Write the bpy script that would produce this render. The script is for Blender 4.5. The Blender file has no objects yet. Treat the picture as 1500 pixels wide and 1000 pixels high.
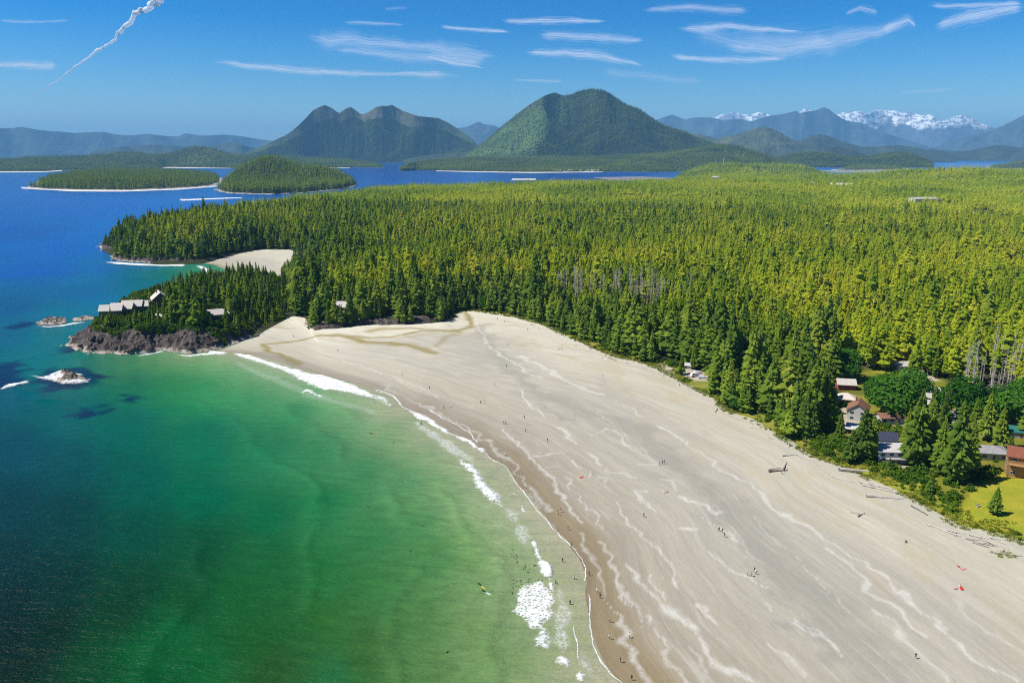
import bpy, bmesh, math, random
import numpy as np
R = math.radians
rnd = random.Random(7)
rng = np.random.default_rng(11)
sc = bpy.context.scene
COL = sc.collection

# ------------------------------------------------------------------ camera, sky, sun, exposure
CAM_H = 130.0
FPX = 1170.0
PITCH = math.atan(276.0 / FPX)
cam = bpy.data.cameras.new('camera')
cam.sensor_width = 36.0
cam.lens = 36.0 * FPX / 1500.0
cam.clip_start = 1.0
cam.clip_end = 400000.0
cam_o = bpy.data.objects.new('camera', cam)
cam_o.location = (0, 0, CAM_H)
cam_o.rotation_euler = (math.pi / 2 - PITCH, 0, 0)
COL.objects.link(cam_o)
sc.camera = cam_o

SUN_EL, SUN_AZ = R(54), R(-98)          # azimuth from +Y, clockwise; negative = left of the view
w = bpy.data.worlds.new('World'); sc.world = w; w.use_nodes = True
wn = w.node_tree; wn.nodes.clear()
sky = wn.nodes.new('ShaderNodeTexSky'); sky.sky_type = 'NISHITA'; sky.sun_disc = False
sky.sun_elevation = SUN_EL; sky.sun_rotation = SUN_AZ
sky.altitude = 300; sky.air_density = 1.0; sky.dust_density = 0.25; sky.ozone_density = 5.0
hsv = wn.nodes.new('ShaderNodeHueSaturation')
hsv.inputs['Hue'].default_value = 0.5; hsv.inputs['Saturation'].default_value = 1.25; hsv.inputs['Value'].default_value = 1.0
bg = wn.nodes.new('ShaderNodeBackground'); bg.inputs['Strength'].default_value = 0.10
wo = wn.nodes.new('ShaderNodeOutputWorld')
v1_ = wn.nodes.new('ShaderNodeVectorMath'); v1_.operation = 'MULTIPLY'; v1_.inputs[1].default_value = (.1, .1, .1)
gm = wn.nodes.new('ShaderNodeGamma'); gm.inputs['Gamma'].default_value = 1.75
v2_ = wn.nodes.new('ShaderNodeVectorMath'); v2_.operation = 'MULTIPLY'; v2_.inputs[1].default_value = (11.8, 11.8, 11.8)
wn.links.new(sky.outputs[0], v1_.inputs[0]); wn.links.new(v1_.outputs[0], gm.inputs['Color']); wn.links.new(gm.outputs[0], v2_.inputs[0])
wn.links.new(v2_.outputs[0], hsv.inputs['Color']); wn.links.new(hsv.outputs[0], bg.inputs['Color'])
wn.links.new(bg.outputs[0], wo.inputs['Surface'])

sun = bpy.data.lights.new('sun', 'SUN'); sun.energy = 5.0; sun.angle = R(0.5); sun.color = (1.0, 0.96, 0.88)
sun_o = bpy.data.objects.new('sun', sun); COL.objects.link(sun_o)
sun_o.rotation_euler = (math.pi / 2 - SUN_EL, 0, math.pi - SUN_AZ)
sun_o.location = (-500, 300, 900)
vs = sc.view_settings
vs.view_transform = 'Standard'; vs.look = 'None'; vs.exposure = 0.55; vs.gamma = 1.0; vs.use_curve_mapping = False
cy = sc.cycles
cy.filter_width = 1.05; cy.max_bounces = 6; cy.diffuse_bounces = 2; cy.glossy_bounces = 2; cy.transmission_bounces = 2
cy.transparent_max_bounces = 16; cy.volume_bounces = 0; cy.use_denoising = False; cy.use_adaptive_sampling = False
HAZE_DENSITY = 3.5e-5

# ------------------------------------------------------------------ geometry of the view: photo direction -> place on the ground
SP, CP = math.sin(PITCH), math.cos(PITCH)
def ray(px, py):
    dx = (np.asarray(px, float) - 750.0) / FPX
    dy = (500.0 - np.asarray(py, float)) / FPX
    return dx, CP + dy * SP, -SP + dy * CP
def G(px, py, z=0.0):
    x, y, zz = ray(px, py)
    t = (z - CAM_H) / zz
    return x * t, y * t
def GL(pts, z=0.0):
    a = np.array(pts, float)
    x, y = G(a[:, 0], a[:, 1], z)
    return np.stack([x, y], 1)

# ------------------------------------------------------------------ noise and polygons
def _h(ix, iy, s):
    h = (ix.astype(np.int64) * 374761393 + iy.astype(np.int64) * 668265263 + s * 974711) & 0xffffffff
    h = ((h ^ (h >> 13)) * 1274126177) & 0xffffffff
    h = h ^ (h >> 16)
    return (h & 0xffff) / 65535.0
def vn(x, y, s=0):
    x = np.asarray(x, float); y = np.asarray(y, float)
    ix, iy = np.floor(x), np.floor(y)
    fx, fy = x - ix, y - iy
    fx = fx * fx * fx * (fx * (fx * 6 - 15) + 10); fy = fy * fy * fy * (fy * (fy * 6 - 15) + 10)
    a, b = _h(ix, iy, s), _h(ix + 1, iy, s)
    c, d = _h(ix, iy + 1, s), _h(ix + 1, iy + 1, s)
    return (a * (1 - fx) + b * fx) * (1 - fy) + (c * (1 - fx) + d * fx) * fy
def fbm(x, y, o=4, s=0, ridged=False, gain=0.5):
    t = 0; a = 1.0; n = 0; f = 1.0
    for i in range(o):
        v = vn(x * f + i * 17.3, y * f - i * 9.1, s + i)
        if ridged: v = 1 - np.abs(2 * v - 1)
        t = t + a * v; n += a; a *= gain; f *= 2.03
    return t / n
def sdist(P, poly):
    """signed distance of points to a closed polygon, positive inside"""
    P = np.asarray(P, float); x, y = P[:, 0], P[:, 1]
    d2 = np.full(len(P), 1e18); ins = np.zeros(len(P), bool)
    n = len(poly)
    for i in range(n):
        x0, y0 = poly[i]; x1, y1 = poly[(i + 1) % n]
        ex, ey = x1 - x0, y1 - y0
        L = ex * ex + ey * ey + 1e-12
        t = np.clip(((x - x0) * ex + (y - y0) * ey) / L, 0, 1)
        d2 = np.minimum(d2, (x - x0 - t * ex) ** 2 + (y - y0 - t * ey) ** 2)
        c = ((y0 > y) != (y1 > y))
        if c.any():
            xi = x0 + (y - y0) * ex / (ey if ey != 0 else 1e-12)
            ins ^= c & (x < xi)
    d = np.sqrt(d2)
    return np.where(ins, d, -d)
def pdist(P, line):
    """distance to an open polyline"""
    x, y = P[:, 0], P[:, 1]; d2 = np.full(len(P), 1e18)
    for i in range(len(line) - 1):
        x0, y0 = line[i]; x1, y1 = line[i + 1]
        ex, ey = x1 - x0, y1 - y0
        t = np.clip(((x - x0) * ex + (y - y0) * ey) / (ex * ex + ey * ey + 1e-12), 0, 1)
        d2 = np.minimum(d2, (x - x0 - t * ex) ** 2 + (y - y0 - t * ey) ** 2)
    return np.sqrt(d2)
def sst(a, b, x):
    t = np.clip((x - a) / (b - a), 0, 1); return t * t * (3 - 2 * t)
def wob(poly, step, amp, seed):
    """resample a closed polygon and make its edge uneven"""
    out = []; n = len(poly)
    for i in range(n):
        a, b = np.array(poly[i]), np.array(poly[(i + 1) % n])
        k = max(1, int(np.hypot(*(b - a)) / step))
        nrm = np.array([-(b - a)[1], (b - a)[0]]) / (np.hypot(*(b - a)) + 1e-9)
        for j in range(k):
            p = a + (b - a) * j / k
            out.append(p + nrm * amp * (vn(p[0] / step * .7, p[1] / step * .7, seed) - .5) * 2)
    return np.array(out)
def lin(c):
    c = np.asarray(c, float) / 255.0
    return np.where(c <= 0.04045, c / 12.92, ((c + 0.055) / 1.055) ** 2.4)

# ------------------------------------------------------------------ mesh helpers
def mesh_np(name, V, Q, smooth=True):
    V = np.asarray(V, np.float32); Q = np.asarray(Q, np.int32)
    me = bpy.data.meshes.new(name)
    me.vertices.add(len(V)); me.vertices.foreach_set('co', V.ravel())
    k = Q.shape[1]
    me.loops.add(Q.size); me.loops.foreach_set('vertex_index', Q.ravel())
    me.polygons.add(len(Q))
    me.polygons.foreach_set('loop_start', np.arange(0, Q.size, k, dtype=np.int32))
    me.polygons.foreach_set('use_smooth', np.full(len(Q), smooth, bool))
    me.update(calc_edges=True); me.validate()
    return me
def put(name, me, mat=None, parent=None, **props):
    o = bpy.data.objects.new(name, me); COL.objects.link(o)
    if mat is not None:
        me.materials.append(mat)
    if parent is not None: o.parent = parent
    for k, v in props.items(): o[k] = v
    return o
def fattr(me, name, a):
    me.attributes.new(name, 'FLOAT', 'POINT').data.foreach_set('value', np.asarray(a, np.float32).ravel())
def cattr(me, name, a):
    a = np.asarray(a, np.float32)
    if a.shape[1] == 3: a = np.concatenate([a, np.ones((len(a), 1), np.float32)], 1)
    me.attributes.new(name, 'FLOAT_COLOR', 'POINT').data.foreach_set('color', a.ravel())
def vattr(me, name, a):
    me.attributes.new(name, 'FLOAT_VECTOR', 'POINT').data.foreach_set('vector', np.asarray(a, np.float32).ravel())
def gridq(nu, nv, keep=None):
    """quads of an nu x nv vertex grid (u major)"""
    u, v = np.meshgrid(np.arange(nu - 1), np.arange(nv - 1), indexing='ij')
    a = (u * nv + v).ravel()
    Q = np.stack([a, a + nv, a + nv + 1, a + 1], 1)
    if keep is not None: Q = Q[keep[Q].any(1)]
    return Q
def compact(V, Q, *arrs):
    used = np.unique(Q); m = np.full(len(V), -1); m[used] = np.arange(len(used))
    return (V[used], m[Q]) + tuple(a[used] for a in arrs)
def join(parts):
    """parts: (V, F) with F lists of index tuples -> from_pydata lists"""
    V, F = [], []
    for v, f in parts:
        n = len(V); V += [tuple(p) for p in v]; F += [tuple(i + n for i in t) for t in f]
    return V, F
def pymesh(name, V, F, smooth=False):
    me = bpy.data.meshes.new(name); me.from_pydata(V, [], F); me.update()
    if smooth: me.polygons.foreach_set('use_smooth', [True] * len(F))
    return me
def box(x0, x1, y0, y1, z0, z1):
    V = [(x0, y0, z0), (x1, y0, z0), (x1, y1, z0), (x0, y1, z0), (x0, y0, z1), (x1, y0, z1), (x1, y1, z1), (x0, y1, z1)]
    return V, [(0, 3, 2, 1), (4, 5, 6, 7), (0, 1, 5, 4), (1, 2, 6, 5), (2, 3, 7, 6), (3, 0, 4, 7)]
def tube(p0, p1, r0, r1, n=6):
    p0, p1 = np.array(p0, float), np.array(p1, float)
    d = p1 - p0; d /= np.linalg.norm(d) + 1e-9
    a = np.cross(d, (0, 0, 1.0) if abs(d[2]) < .9 else (1.0, 0, 0)); a /= np.linalg.norm(a); b = np.cross(d, a)
    V = []
    for p, r in ((p0, r0), (p1, r1)):
        for i in range(n):
            t = 2 * math.pi * i / n; V.append(tuple(p + r * (math.cos(t) * a + math.sin(t) * b)))
    F = [(i, (i + 1) % n, n + (i + 1) % n, n + i) for i in range(n)]
    F += [tuple(range(n - 1, -1, -1)), tuple(range(n, 2 * n))]
    return V, F
def empty(name, loc, rz=0, **props):
    o = bpy.data.objects.new(name, None); COL.objects.link(o)
    o.location = loc; o.rotation_euler = (0, 0, rz)
    for k, v in props.items(): o[k] = v
    return o

# ------------------------------------------------------------------ material helpers
class NT:
    def __init__(s, m):
        s.m = m; s.t = m.node_tree
    def __call__(s, typ, props=None, **inp):
        n = s.t.nodes.new('ShaderNode' + typ)
        for k, v in (props or {}).items(): setattr(n, k, v)
        for k, v in inp.items():
            key = int(k[1:]) if k[0] == 'i' and k[1:].isdigit() else k.replace('_', ' ')
            s.set(n.inputs[key], v)
        return n
    def set(s, sock, v):
        if isinstance(v, bpy.types.Node): v = v.outputs[0]
        if isinstance(v, bpy.types.NodeSocket): s.t.links.new(v, sock)
        else:
            if sock.type == 'RGBA' and not isinstance(v, (int, float)) and len(v) == 3: v = (*v, 1)
            sock.default_value = v
    def mix(s, f, a, b, mode='MIX'):
        n = s.t.nodes.new('ShaderNodeMix'); n.data_type = 'RGBA'; n.blend_type = mode; n.clamp_factor = True
        s.set(n.inputs[0], f); s.set(n.inputs[6], a); s.set(n.inputs[7], b)
        return n.outputs[2]
    def math(s, op, a, b=0.0, clamp=False):
        n = s.t.nodes.new('ShaderNodeMath'); n.operation = op; n.use_clamp = clamp
        s.set(n.inputs[0], a); s.set(n.inputs[1], b); return n.outputs[0]
    def ramp(s, f, stops, interp='LINEAR'):
        n = s.t.nodes.new('ShaderNodeValToRGB'); n.color_ramp.interpolation = interp
        el = n.color_ramp.elements
        while len(el) < len(stops): el.new(0.5)
        for e, (p, c) in zip(el, stops):
            e.position = p; e.color = (c, c, c, 1) if isinstance(c, (int, float)) else (*c, 1)
        s.set(n.inputs[0], f); return n.outputs[0]
    def attr(s, name, typ='GEOMETRY', out='Color'):
        n = s.t.nodes.new('ShaderNodeAttribute'); n.attribute_name = name; n.attribute_type = typ
        return n.outputs[out]
    def noise(s, vec, scale, detail=3, rough=0.55, dist=0.0):
        n = s('TexNoise', {'noise_dimensions': '3D'}, Scale=scale, Detail=detail, Roughness=rough, Distortion=dist)
        if vec is not None: s.set(n.inputs['Vector'], vec)
        return n.outputs[0]
    def scale(s, vec, v):
        n = s('VectorMath', {'operation': 'MULTIPLY'}); s.set(n.inputs[0], vec); n.inputs[1].default_value = v
        return n.outputs[0]
    def out(s, sh, vol=False):
        o = s('OutputMaterial'); s.t.links.new(sh.outputs[0] if isinstance(sh, bpy.types.Node) else sh, o.inputs['Volume' if vol else 'Surface'])
def mat(name):
    m = bpy.data.materials.new(name); m.use_nodes = True; m.node_tree.nodes.clear(); return m, NT(m)
_pm = {}
def paint(name, c, rough=0.7, var=0.12, scale=2.0, metal=0.0):
    """plain surface with a little grain and wear"""
    if name in _pm: return _pm[name]
    m, n = mat(name)
    tc = n('TexCoord').outputs['Object']
    f = n.noise(tc, scale, 4)
    dark = tuple(v * (1 - 2 * var) for v in c); lite = tuple(min(1, v * (1 + 1.2 * var)) for v in c)
    b = n('BsdfPrincipled', None, Base_Color=n.mix(n.ramp(f, [(0.3, 0.0), (0.7, 1.0)]), dark, lite), Roughness=rough, Metallic=metal)
    b.inputs['Specular IOR Level'].default_value = 0.3
    n.out(b); _pm[name] = m
    return m

# ------------------------------------------------------------------ sea
SEA_PTS = [(20,258,10,72,150),(100,262,12,78,160),(20,300,8,78,165),(100,300,10,85,172),(200,300,14,92,182),(20,340,4,82,165),(100,360,0,92,178),
(300,288,18,92,170),(250,300,15,95,182),(180,330,12,100,180),(140,350,8,100,178),(60,400,0,86,165),(150,400,6,100,165),(200,395,20,108,140),(250,400,28,112,105),(290,396,60,140,110),(315,408,130,170,140),
(230,420,15,108,135),(120,430,4,98,158),(20,450,0,82,140),(80,455,10,104,140),(20,490,4,88,128),(70,490,18,104,120),(60,520,8,100,118),(120,530,10,105,105),(180,528,18,112,88),(230,526,35,128,78),
(200,560,10,104,82),(280,530,55,140,85),(260,560,12,115,75),(320,524,105,165,115),(350,540,60,150,100),(300,560,22,128,85),(400,542,100,168,118),(380,570,18,128,85),(450,568,85,160,112),(440,600,12,122,80),(500,582,110,168,120),
(540,588,150,182,145),(520,610,50,140,90),(560,600,170,190,160),(600,612,165,178,148),(580,630,75,140,92),(630,640,150,170,138),(660,650,165,170,150),(640,665,80,138,85),(700,672,168,170,150),(740,710,165,168,148),(720,740,130,158,118),
(770,745,165,168,148),(780,790,150,160,130),(760,800,112,150,95),(820,810,160,160,132),(845,850,158,158,125),(820,880,150,160,125),(850,920,140,148,108),(800,960,125,148,100),(850,980,135,146,105),(880,1010,150,145,105),(760,940,92,132,76),(760,880,95,138,80),
(10,580,2,80,105),(100,600,8,90,98),(180,620,8,92,88),(20,660,0,66,88),(100,680,2,70,80),(20,740,0,52,64),(100,760,0,52,56),(20,820,0,40,44),(100,850,0,38,36),(20,900,0,28,28),(90,930,1,28,20),(20,980,1,24,18),(-60,900,0,24,26),(-60,1000,0,20,16),(-80,700,0,50,68),(-80,500,2,80,120),
(200,700,3,84,78),(200,780,1,66,56),(200,860,2,52,34),(180,905,3,44,24),(300,640,8,104,84),(300,720,3,90,70),(300,800,2,68,44),(270,890,3,58,28),(130,960,4,62,30),(200,950,5,84,44),(260,920,6,88,46),(300,970,6,88,46),(200,1010,5,76,40),(350,880,5,80,36),(370,940,8,78,26),(400,980,12,66,12),(450,985,14,80,30),(400,900,6,82,34),
(400,650,6,112,78),(400,750,3,92,60),(400,830,4,84,44),(480,650,8,118,80),(480,740,3,108,66),(480,840,6,96,46),(480,920,14,88,22),(540,690,12,116,74),(550,780,6,104,56),(560,860,16,100,44),(540,950,26,86,14),(600,700,34,124,76),(620,760,30,116,62),(640,820,34,112,54),(620,900,36,104,40),(640,970,50,108,42),(480,1000,10,96,60),
(660,720,80,142,82),(690,780,92,142,78),(700,850,84,130,68),(700,930,80,124,60),(700,1000,84,128,66),(780,1020,110,138,84),
(560,250,22,68,150),(620,255,20,70,152),(700,256,16,72,155),(800,256,16,74,160),(900,257,18,78,165),(960,262,70,110,170),(1280,258,80,126,180),(1180,246,40,110,190),(1400,238,34,110,200),(1470,243,120,140,165),(1340,242,50,120,200),(1520,243,130,145,165)]
def sea_color(x, y):
    a = np.array(SEA_PTS, float)
    cx, cyy = G(a[:, 0], a[:, 1], 0.0)
    c = lin(a[:, 2:5])
    th, lr = np.arctan2(cx, cyy), np.log(np.hypot(cx, cyy))
    T, L = np.arctan2(x, y), np.log(np.hypot(x, y))
    out = np.zeros((len(x), 3)); ws = np.zeros(len(x))
    for i in range(len(a)):
        d2 = (T - th[i]) ** 2 + (0.42 * (L - lr[i])) ** 2 + 5e-4
        wgt = d2 ** -1.8
        out += wgt[:, None] * c[i]; ws += wgt
    return out / ws[:, None]
BW = [(318,514),(360,519),(400,527),(450,543),(500,556),(530,564),(560,574),(580,586),(600,601),(612,605),(626,610),(640,622),(660,634),(680,642),(695,652),(710,664),(725,674),(740,684),(750,698),(760,712),(774,728),(785,743),(800,763),(820,785),(837,801),(850,820),(857,845),(858,880),(864,915),(872,940),(885,970),(907,1000),(945,1060),(1000,1150),(1080,1300)]
ths = np.concatenate([np.linspace(R(-110), R(-38), 20)[:-1], np.linspace(R(-38), R(38), 400), np.linspace(R(38), R(110), 20)[1:]])
rs = np.concatenate([[2.0, 40, 90], np.geomspace(140, 1500, 420), np.geomspace(1500, 68000, 110)[1:]])
TH, RR = np.meshgrid(ths, rs, indexing='ij')
X, Y = (np.sin(TH) * RR).ravel(), (np.cos(TH) * RR).ravel()
rr = RR.ravel()
swell = (fbm(X / 26 + .35 * Y / 26, Y / 9 - .2 * X / 26, 3, 91) - .5) * 0.5 * sst(150, 400, rr) * (1 - sst(1500, 6000, rr))
dark = np.zeros(len(X)); kelp_col = lin((6, 26, 74))
REEFS = [[(42,556),(60,543),(100,535),(140,545),(158,553),(140,565),(110,572),(70,572)], [(-20,535),(20,530),(40,542),(44,556),(20,570),(-20,572)],
         [(107,610),(125,600),(150,594),(160,598),(140,608),(118,614)], [(172,586),(185,580),(200,578),(208,582),(196,588),(180,590)],
         [(8,480),(30,472),(60,470),(50,478),(25,483)], [(90,512),(104,500),(110,512),(100,517)], [(0,531),(20,528),(25,532),(0,538)]]
near = rr < 1500
for rf in REEFS:
    d = sdist(np.stack([X[near], Y[near]], 1), GL(rf))
    d = d + (fbm(X[near] / 9, Y[near] / 9, 3, 5) - .5) * 16
    dark[near] = np.maximum(dark[near], sst(-3, 5, d))
C = sea_color(X, Y)
C = C * np.where((rr < 1000)[:, None], np.array([[1.0, 1.08, .86]]), 1.0)
dsh = np.full(len(X), 1e4); dsh[near] = pdist(np.stack([X[near], Y[near]], 1), GL(BW, 0.0))
sh_ = (fbm(X / 22, Y / 22, 4, 35) - .5) * 1.0
k1 = .90 * np.exp(-np.maximum(dsh, 0) / 24.0) * np.clip(1 + sh_, 0, 1); k2 = .42 * np.exp(-np.maximum(dsh, 0) / 48.0) * np.clip(1 + sh_, 0, 1)
C = C * (1 - k2[:, None]) + lin((96, 156, 92)) * k2[:, None]
C = C * (1 - k1[:, None]) + lin((186, 180, 156)) * k1[:, None]
C = C * (1 - .82 * dark[:, None]) + kelp_col * .82 * dark[:, None]
gy_ = C.mean(1, keepdims=True); C = np.maximum(gy_ + (C - gy_) * (1.14 - .12 * sst(600, 1500, rr))[:, None], 0.0005)
C *= (0.86 + 0.28 * fbm(X / 60, Y / 60, 4, 31))[:, None] / 1.6
# a darker current edge in the bay and weed floating on the shallows
SEA_GAIN = np.ones(3)
Q = gridq(len(ths), len(rs))
wn_ = (fbm(X / 30, Y / 30, 3, 37) - .5) * 16
swell = swell * .35
for dd_, hh_ in ((30, .5), (52, .6), (80, .55), (118, .5)):
    swell = swell + hh_ * np.exp(-((dsh - dd_ + wn_) / 2.6) ** 2) * sst(.45, .62, fbm(X / 55, Y / 55, 2, 38 + dd_)) * (Y < 640)
me = mesh_np('sea', np.stack([X, Y, swell], 1), Q[:, ::-1])
cattr(me, 'tone', C)
m, n = mat('sea_water')
geo = n('NewGeometry').outputs['Position']
rip = n.noise(n.scale(geo, (0.10, 0.30, 0.2)), 1.0, 5, 0.62)
rip2 = n.noise(n.scale(geo, (0.5, 1.1, 0.5)), 1.0, 4, 0.6)
hgt = n.math('ADD', n.math('MULTIPLY', rip, 2.2), n.math('MULTIPLY', rip2, 0.5))
dl_ = n('VectorMath', {'operation': 'LENGTH'}); n.set(dl_.inputs[0], geo)
bmp = n('Bump', None, Strength=n.ramp(n.math('DIVIDE', dl_.outputs['Value'], 4000.0, True), [(0.06, .6), (0.2, .42), (.6, .08)]), Distance=1.3, Height=hgt)
colr = n.mix(n.ramp(n.noise(n.scale(geo, (0.09, 0.30, 0.1)), 1.0, 6, .72), [(0.32, 0.0), (0.68, 1.0)]), n.mix(1.0, n.attr('tone'), (0.82, 0.85, 0.88), 'MULTIPLY'), n.mix(1.0, n.attr('tone'), (1.14, 1.12, 1.10), 'MULTIPLY'))
b = n('BsdfPrincipled', None, Base_Color=colr, Roughness=0.22, IOR=1.33, Normal=bmp)
b.inputs['Specular IOR Level'].default_value = 0.05
n.out(b)
put('sea', me, m, kind='structure')

# ------------------------------------------------------------------ beach
BV = [(372,492),(400,478),(428,463),(448,466),(455,482),(490,482),(540,476),(600,476),(650,472),(668,459),(690,455),(720,458),(760,464),(800,477),(830,492),(870,510),(905,522),(935,530),(965,540),(990,553),(1010,565),(1040,580),(1065,603),(1105,614),(1130,632),(1160,645),(1187,668),(1230,682),(1290,708),(1350,738),(1400,768),(1450,778),(1510,795),(1600,830),(1750,880)]
ZV = 3.6
Wl, Vl = GL(BW, 0.0), GL(BV, ZV)
seg = np.concatenate([[0], np.cumsum(np.hypot(*np.diff((Wl + Vl) / 2, axis=0).T))])
ns, nt = 640, 230
ss = np.linspace(0, seg[-1], ns)
def dense(L):
    a = np.stack([np.interp(ss, seg, L[:, i]) for i in range(2)], 1)
    k = np.ones(9) / 9
    p = np.concatenate([np.repeat(a[:1], 4, 0), a, np.repeat(a[-1:], 4, 0)])
    return np.stack([np.convolve(p[:, i], k, 'valid') for i in range(2)], 1)
Wd, Vd = dense(Wl), dense(Vl)
tt = np.concatenate([np.linspace(-0.16, 0, 24)[:-1], np.linspace(0, 1, 190), np.linspace(1, 1.12, nt - 213 + 1)[1:]])
nt = len(tt)
BX = (Wd[:, None, :] * (1 - tt[None, :, None]) + Vd[:, None, :] * tt[None, :, None])
wid = np.hypot(*(Vd - Wd).T)
S2, T2 = np.meshgrid(ss, tt, indexing='ij')
M2 = T2 * wid[:, None]
bp = BX.reshape(-1, 2); bt = T2.ravel(); bs = S2.ravel(); bm = M2.ravel()
bz = np.where(bt < 0, bt * 6.0, ZV * np.clip(bt, 0, 2) ** 1.1)
bz = np.where(bt > 1, ZV - (bt - 1) * 14, bz)
bars = (fbm(bs / 90, bm / 9, 3, 41) - .5) * .45 * sst(.02, .15, bt) * (1 - sst(.8, 1, bt))
bz = bz + bars + (fbm(bs / 7, bm / 5, 3, 43) - .5) * .22 * sst(.55, 1, bt)
def zbeach(x, y):
    i = np.argmin((bp[:, 0] - x) ** 2 + (bp[:, 1] - y) ** 2); return float(bz[i])
def GB(px, py):
    """photo point that lies on the sand"""
    z = 1.5
    for _ in range(3):
        x, y = G(px, py, z); z = zbeach(float(x), float(y))
    return float(x), float(y), z
PALE = [([(700,470),(706,490),(718,508),(742,526),(775,547),(793,556)],1.5,.8),([(760,523),(799,541),(829,559),(856,572),(880,578)],2.4,.9),([(764,570),(780,594),(798,610)],1.6,1),([(818,624),(830,634),(846,648)],1.9,.9),
([(864,638),(888,628),(905,636),(924,656)],1.0,.8),([(860,662),(872,667),(884,678)],1.1,.9),([(890,684),(905,690),(926,697)],1.4,.9),([(735,625),(770,656),(800,684),(826,730),(852,758)],1.1,1),([(782,664),(826,660)],.6,.7),([(804,680),(822,680)],1.2,.9),
([(826,696),(844,722),(866,746),(884,770)],.7,.8),([(872,690),(890,708),(905,724)],.7,.6),([(840,672),(855,684),(868,698)],.7,.8),([(960,700),(985,706),(992,720)],1.1,.7),([(926,716),(946,718)],1.0,.9),([(930,718),(950,734),(967,748)],.7,1),([(932,680),(960,680)],1.0,.7),
([(830,560),(856,572),(880,578)],.9,.8),([(900,588),(944,612)],.9,.7),([(700,660),(740,690),(780,720),(810,770)],.5,.5),
([(900,736),(933,775),(960,805),(984,832),(1000,860)],.8,.9),([(927,715),(945,736),(967,748)],.7,.9),([(999,728),(1020,735),(1056,754)],2.3,1),([(1032,757),(1050,772),(1080,793)],1.0,.9),([(990,769),(1014,772)],1.2,1),([(1032,803),(1050,820),(1080,838),(1098,850),(1122,856)],.7,1),
([(900,823),(918,868),(924,883)],.6,.9),([(918,820),(942,853),(966,880),(990,904),(1014,928),(1032,955),(1050,973),(1086,985)],.9,1),([(975,885),(990,900),(1012,918)],2.2,1),([(1050,970),(1080,984),(1110,1000)],2.0,1),([(948,838),(978,877)],.5,.9),([(1017,877),(1044,907)],.5,.8),
([(948,895),(963,916),(966,946),(996,985),(1005,1010)],.8,.8),([(1120,884),(1135,896)],1.2,.9),([(900,892),(918,937),(939,976),(960,1010)],1.3,.9),([(1176,914),(1210,940),(1240,964)],.5,.9),
([(960,625),(1000,650),(1060,690),(1100,716),(1140,748),(1180,772),(1200,787),(1230,807),(1270,835),(1292,847),(1307,870),(1330,875),(1350,897),(1382,922),(1412,945),(1440,970),(1480,1000)],1.0,.9),
([(1207,805),(1237,832),(1265,855),(1282,875),(1312,897),(1340,922),(1355,935)],1.0,.9),([(1322,876),(1340,890)],2.6,.8),([(1275,890),(1307,917),(1337,947),(1375,982),(1395,1005)],1.0,.7),
([(1160,900),(1200,925)],.4,.6),([(880,790),(900,830),(930,880),(945,915)],.7,.8),([(850,775),(870,820),(890,870),(905,915)],.8,.7),([(610,585),(660,610),(700,632),(740,664),(770,700),(800,740)],1.2,.8),([(560,560),(600,580),(640,600)],1.0,.6),([(480,520),(530,535),(590,555),(650,580)],1.4,.6),([(340,514),(380,512),(440,525)],1.0,.4),
([(870,600),(920,640),(960,675)],.7,.5),([(1040,740),(1080,780),(1110,820)],.7,.5),([(1100,760),(1150,800),(1200,850),(1240,900)],.6,.5),([(1000,940),(1040,990)],.8,.7),([(1130,940),(1180,985)],1.2,.7),([(1400,880),(1440,920),(1500,960)],.8,.5)]
GREY = [([(700,480),(735,530),(790,575),(860,600),(930,630),(1000,690),(1080,760),(1150,830),(1230,920),(1300,1000),(1350,1060)],9,.85),([(600,505),(650,498),(690,495),(715,530)],26,.55),([(540,512),(620,530),(700,550)],9,.3),([(985,686),(1018,689)],1.6,1),([(880,560),(950,600),(1030,640)],3,.35),([(1140,918),(1180,913),(1205,935),(1235,962)],4.0,.8),([(790,590),(830,615),(850,606)],.6,1),([(780,566),(810,585),(850,606)],.5,1),([(1090,820),(1120,850),(1150,890)],2,.4),([(1200,870),(1260,930),(1300,980)],6,.5),([(900,700),(1000,700)],1.2,.25)]
STREAM = [([(660,454),(683,462),(691,474),(688,482),(667,487),(617,488),(573,496),(547,497),(513,495),(473,494),(433,500),(383,503),(390,510),(410,517),(440,530)],2.8,1),([(507,495),(533,502),(567,504),(600,507),(620,512),(636,517)],4.2,1),([(540,488),(560,485),(600,484),(667,488)],4.0,.8),([(520,500),(560,498),(600,496),(640,490)],5,.35),([(640,508),(652,496),(670,490)],3.0,.5),([(400,483),(430,483)],2.4,.6),([(470,494),(500,493)],2.4,.9),([(340,515),(380,514),(420,520)],3,.45)]
def strokes(P, L, amp, seed, z=1.5, wscale=1.0):
    """how strongly each sand point is covered by the traced bands"""
    v = np.zeros(len(P))
    wx = P[:, 0] + (fbm(P[:, 0] / 8, P[:, 1] / 8, 3, seed) - .5) * amp; wy = P[:, 1] + (fbm(P[:, 0] / 8, P[:, 1] / 8, 3, seed + 7) - .5) * amp
    for pts, wd, op in L:
        g = GL(pts, z); lo, hi = g.min(0) - 25, g.max(0) + 25
        k = (P[:, 0] > lo[0]) & (P[:, 0] < hi[0]) & (P[:, 1] > lo[1]) & (P[:, 1] < hi[1])
        if not k.any(): continue
        d = pdist(np.stack([wx[k], wy[k]], 1), g)
        ww = wd * wscale * (0.2 + 1.5 * fbm(P[k, 0] / 14, P[k, 1] / 14, 2, seed + 3))
        v[k] = np.maximum(v[k], op * (1 - sst(.1, 1.6, d / ww)))
    return v
pale = strokes(bp, PALE, 7, 51, wscale=.72); grey = strokes(bp, GREY, 12, 61); stream = strokes(bp, STREAM, 4, 71)
keep = np.ones(len(bp), bool)
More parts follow.
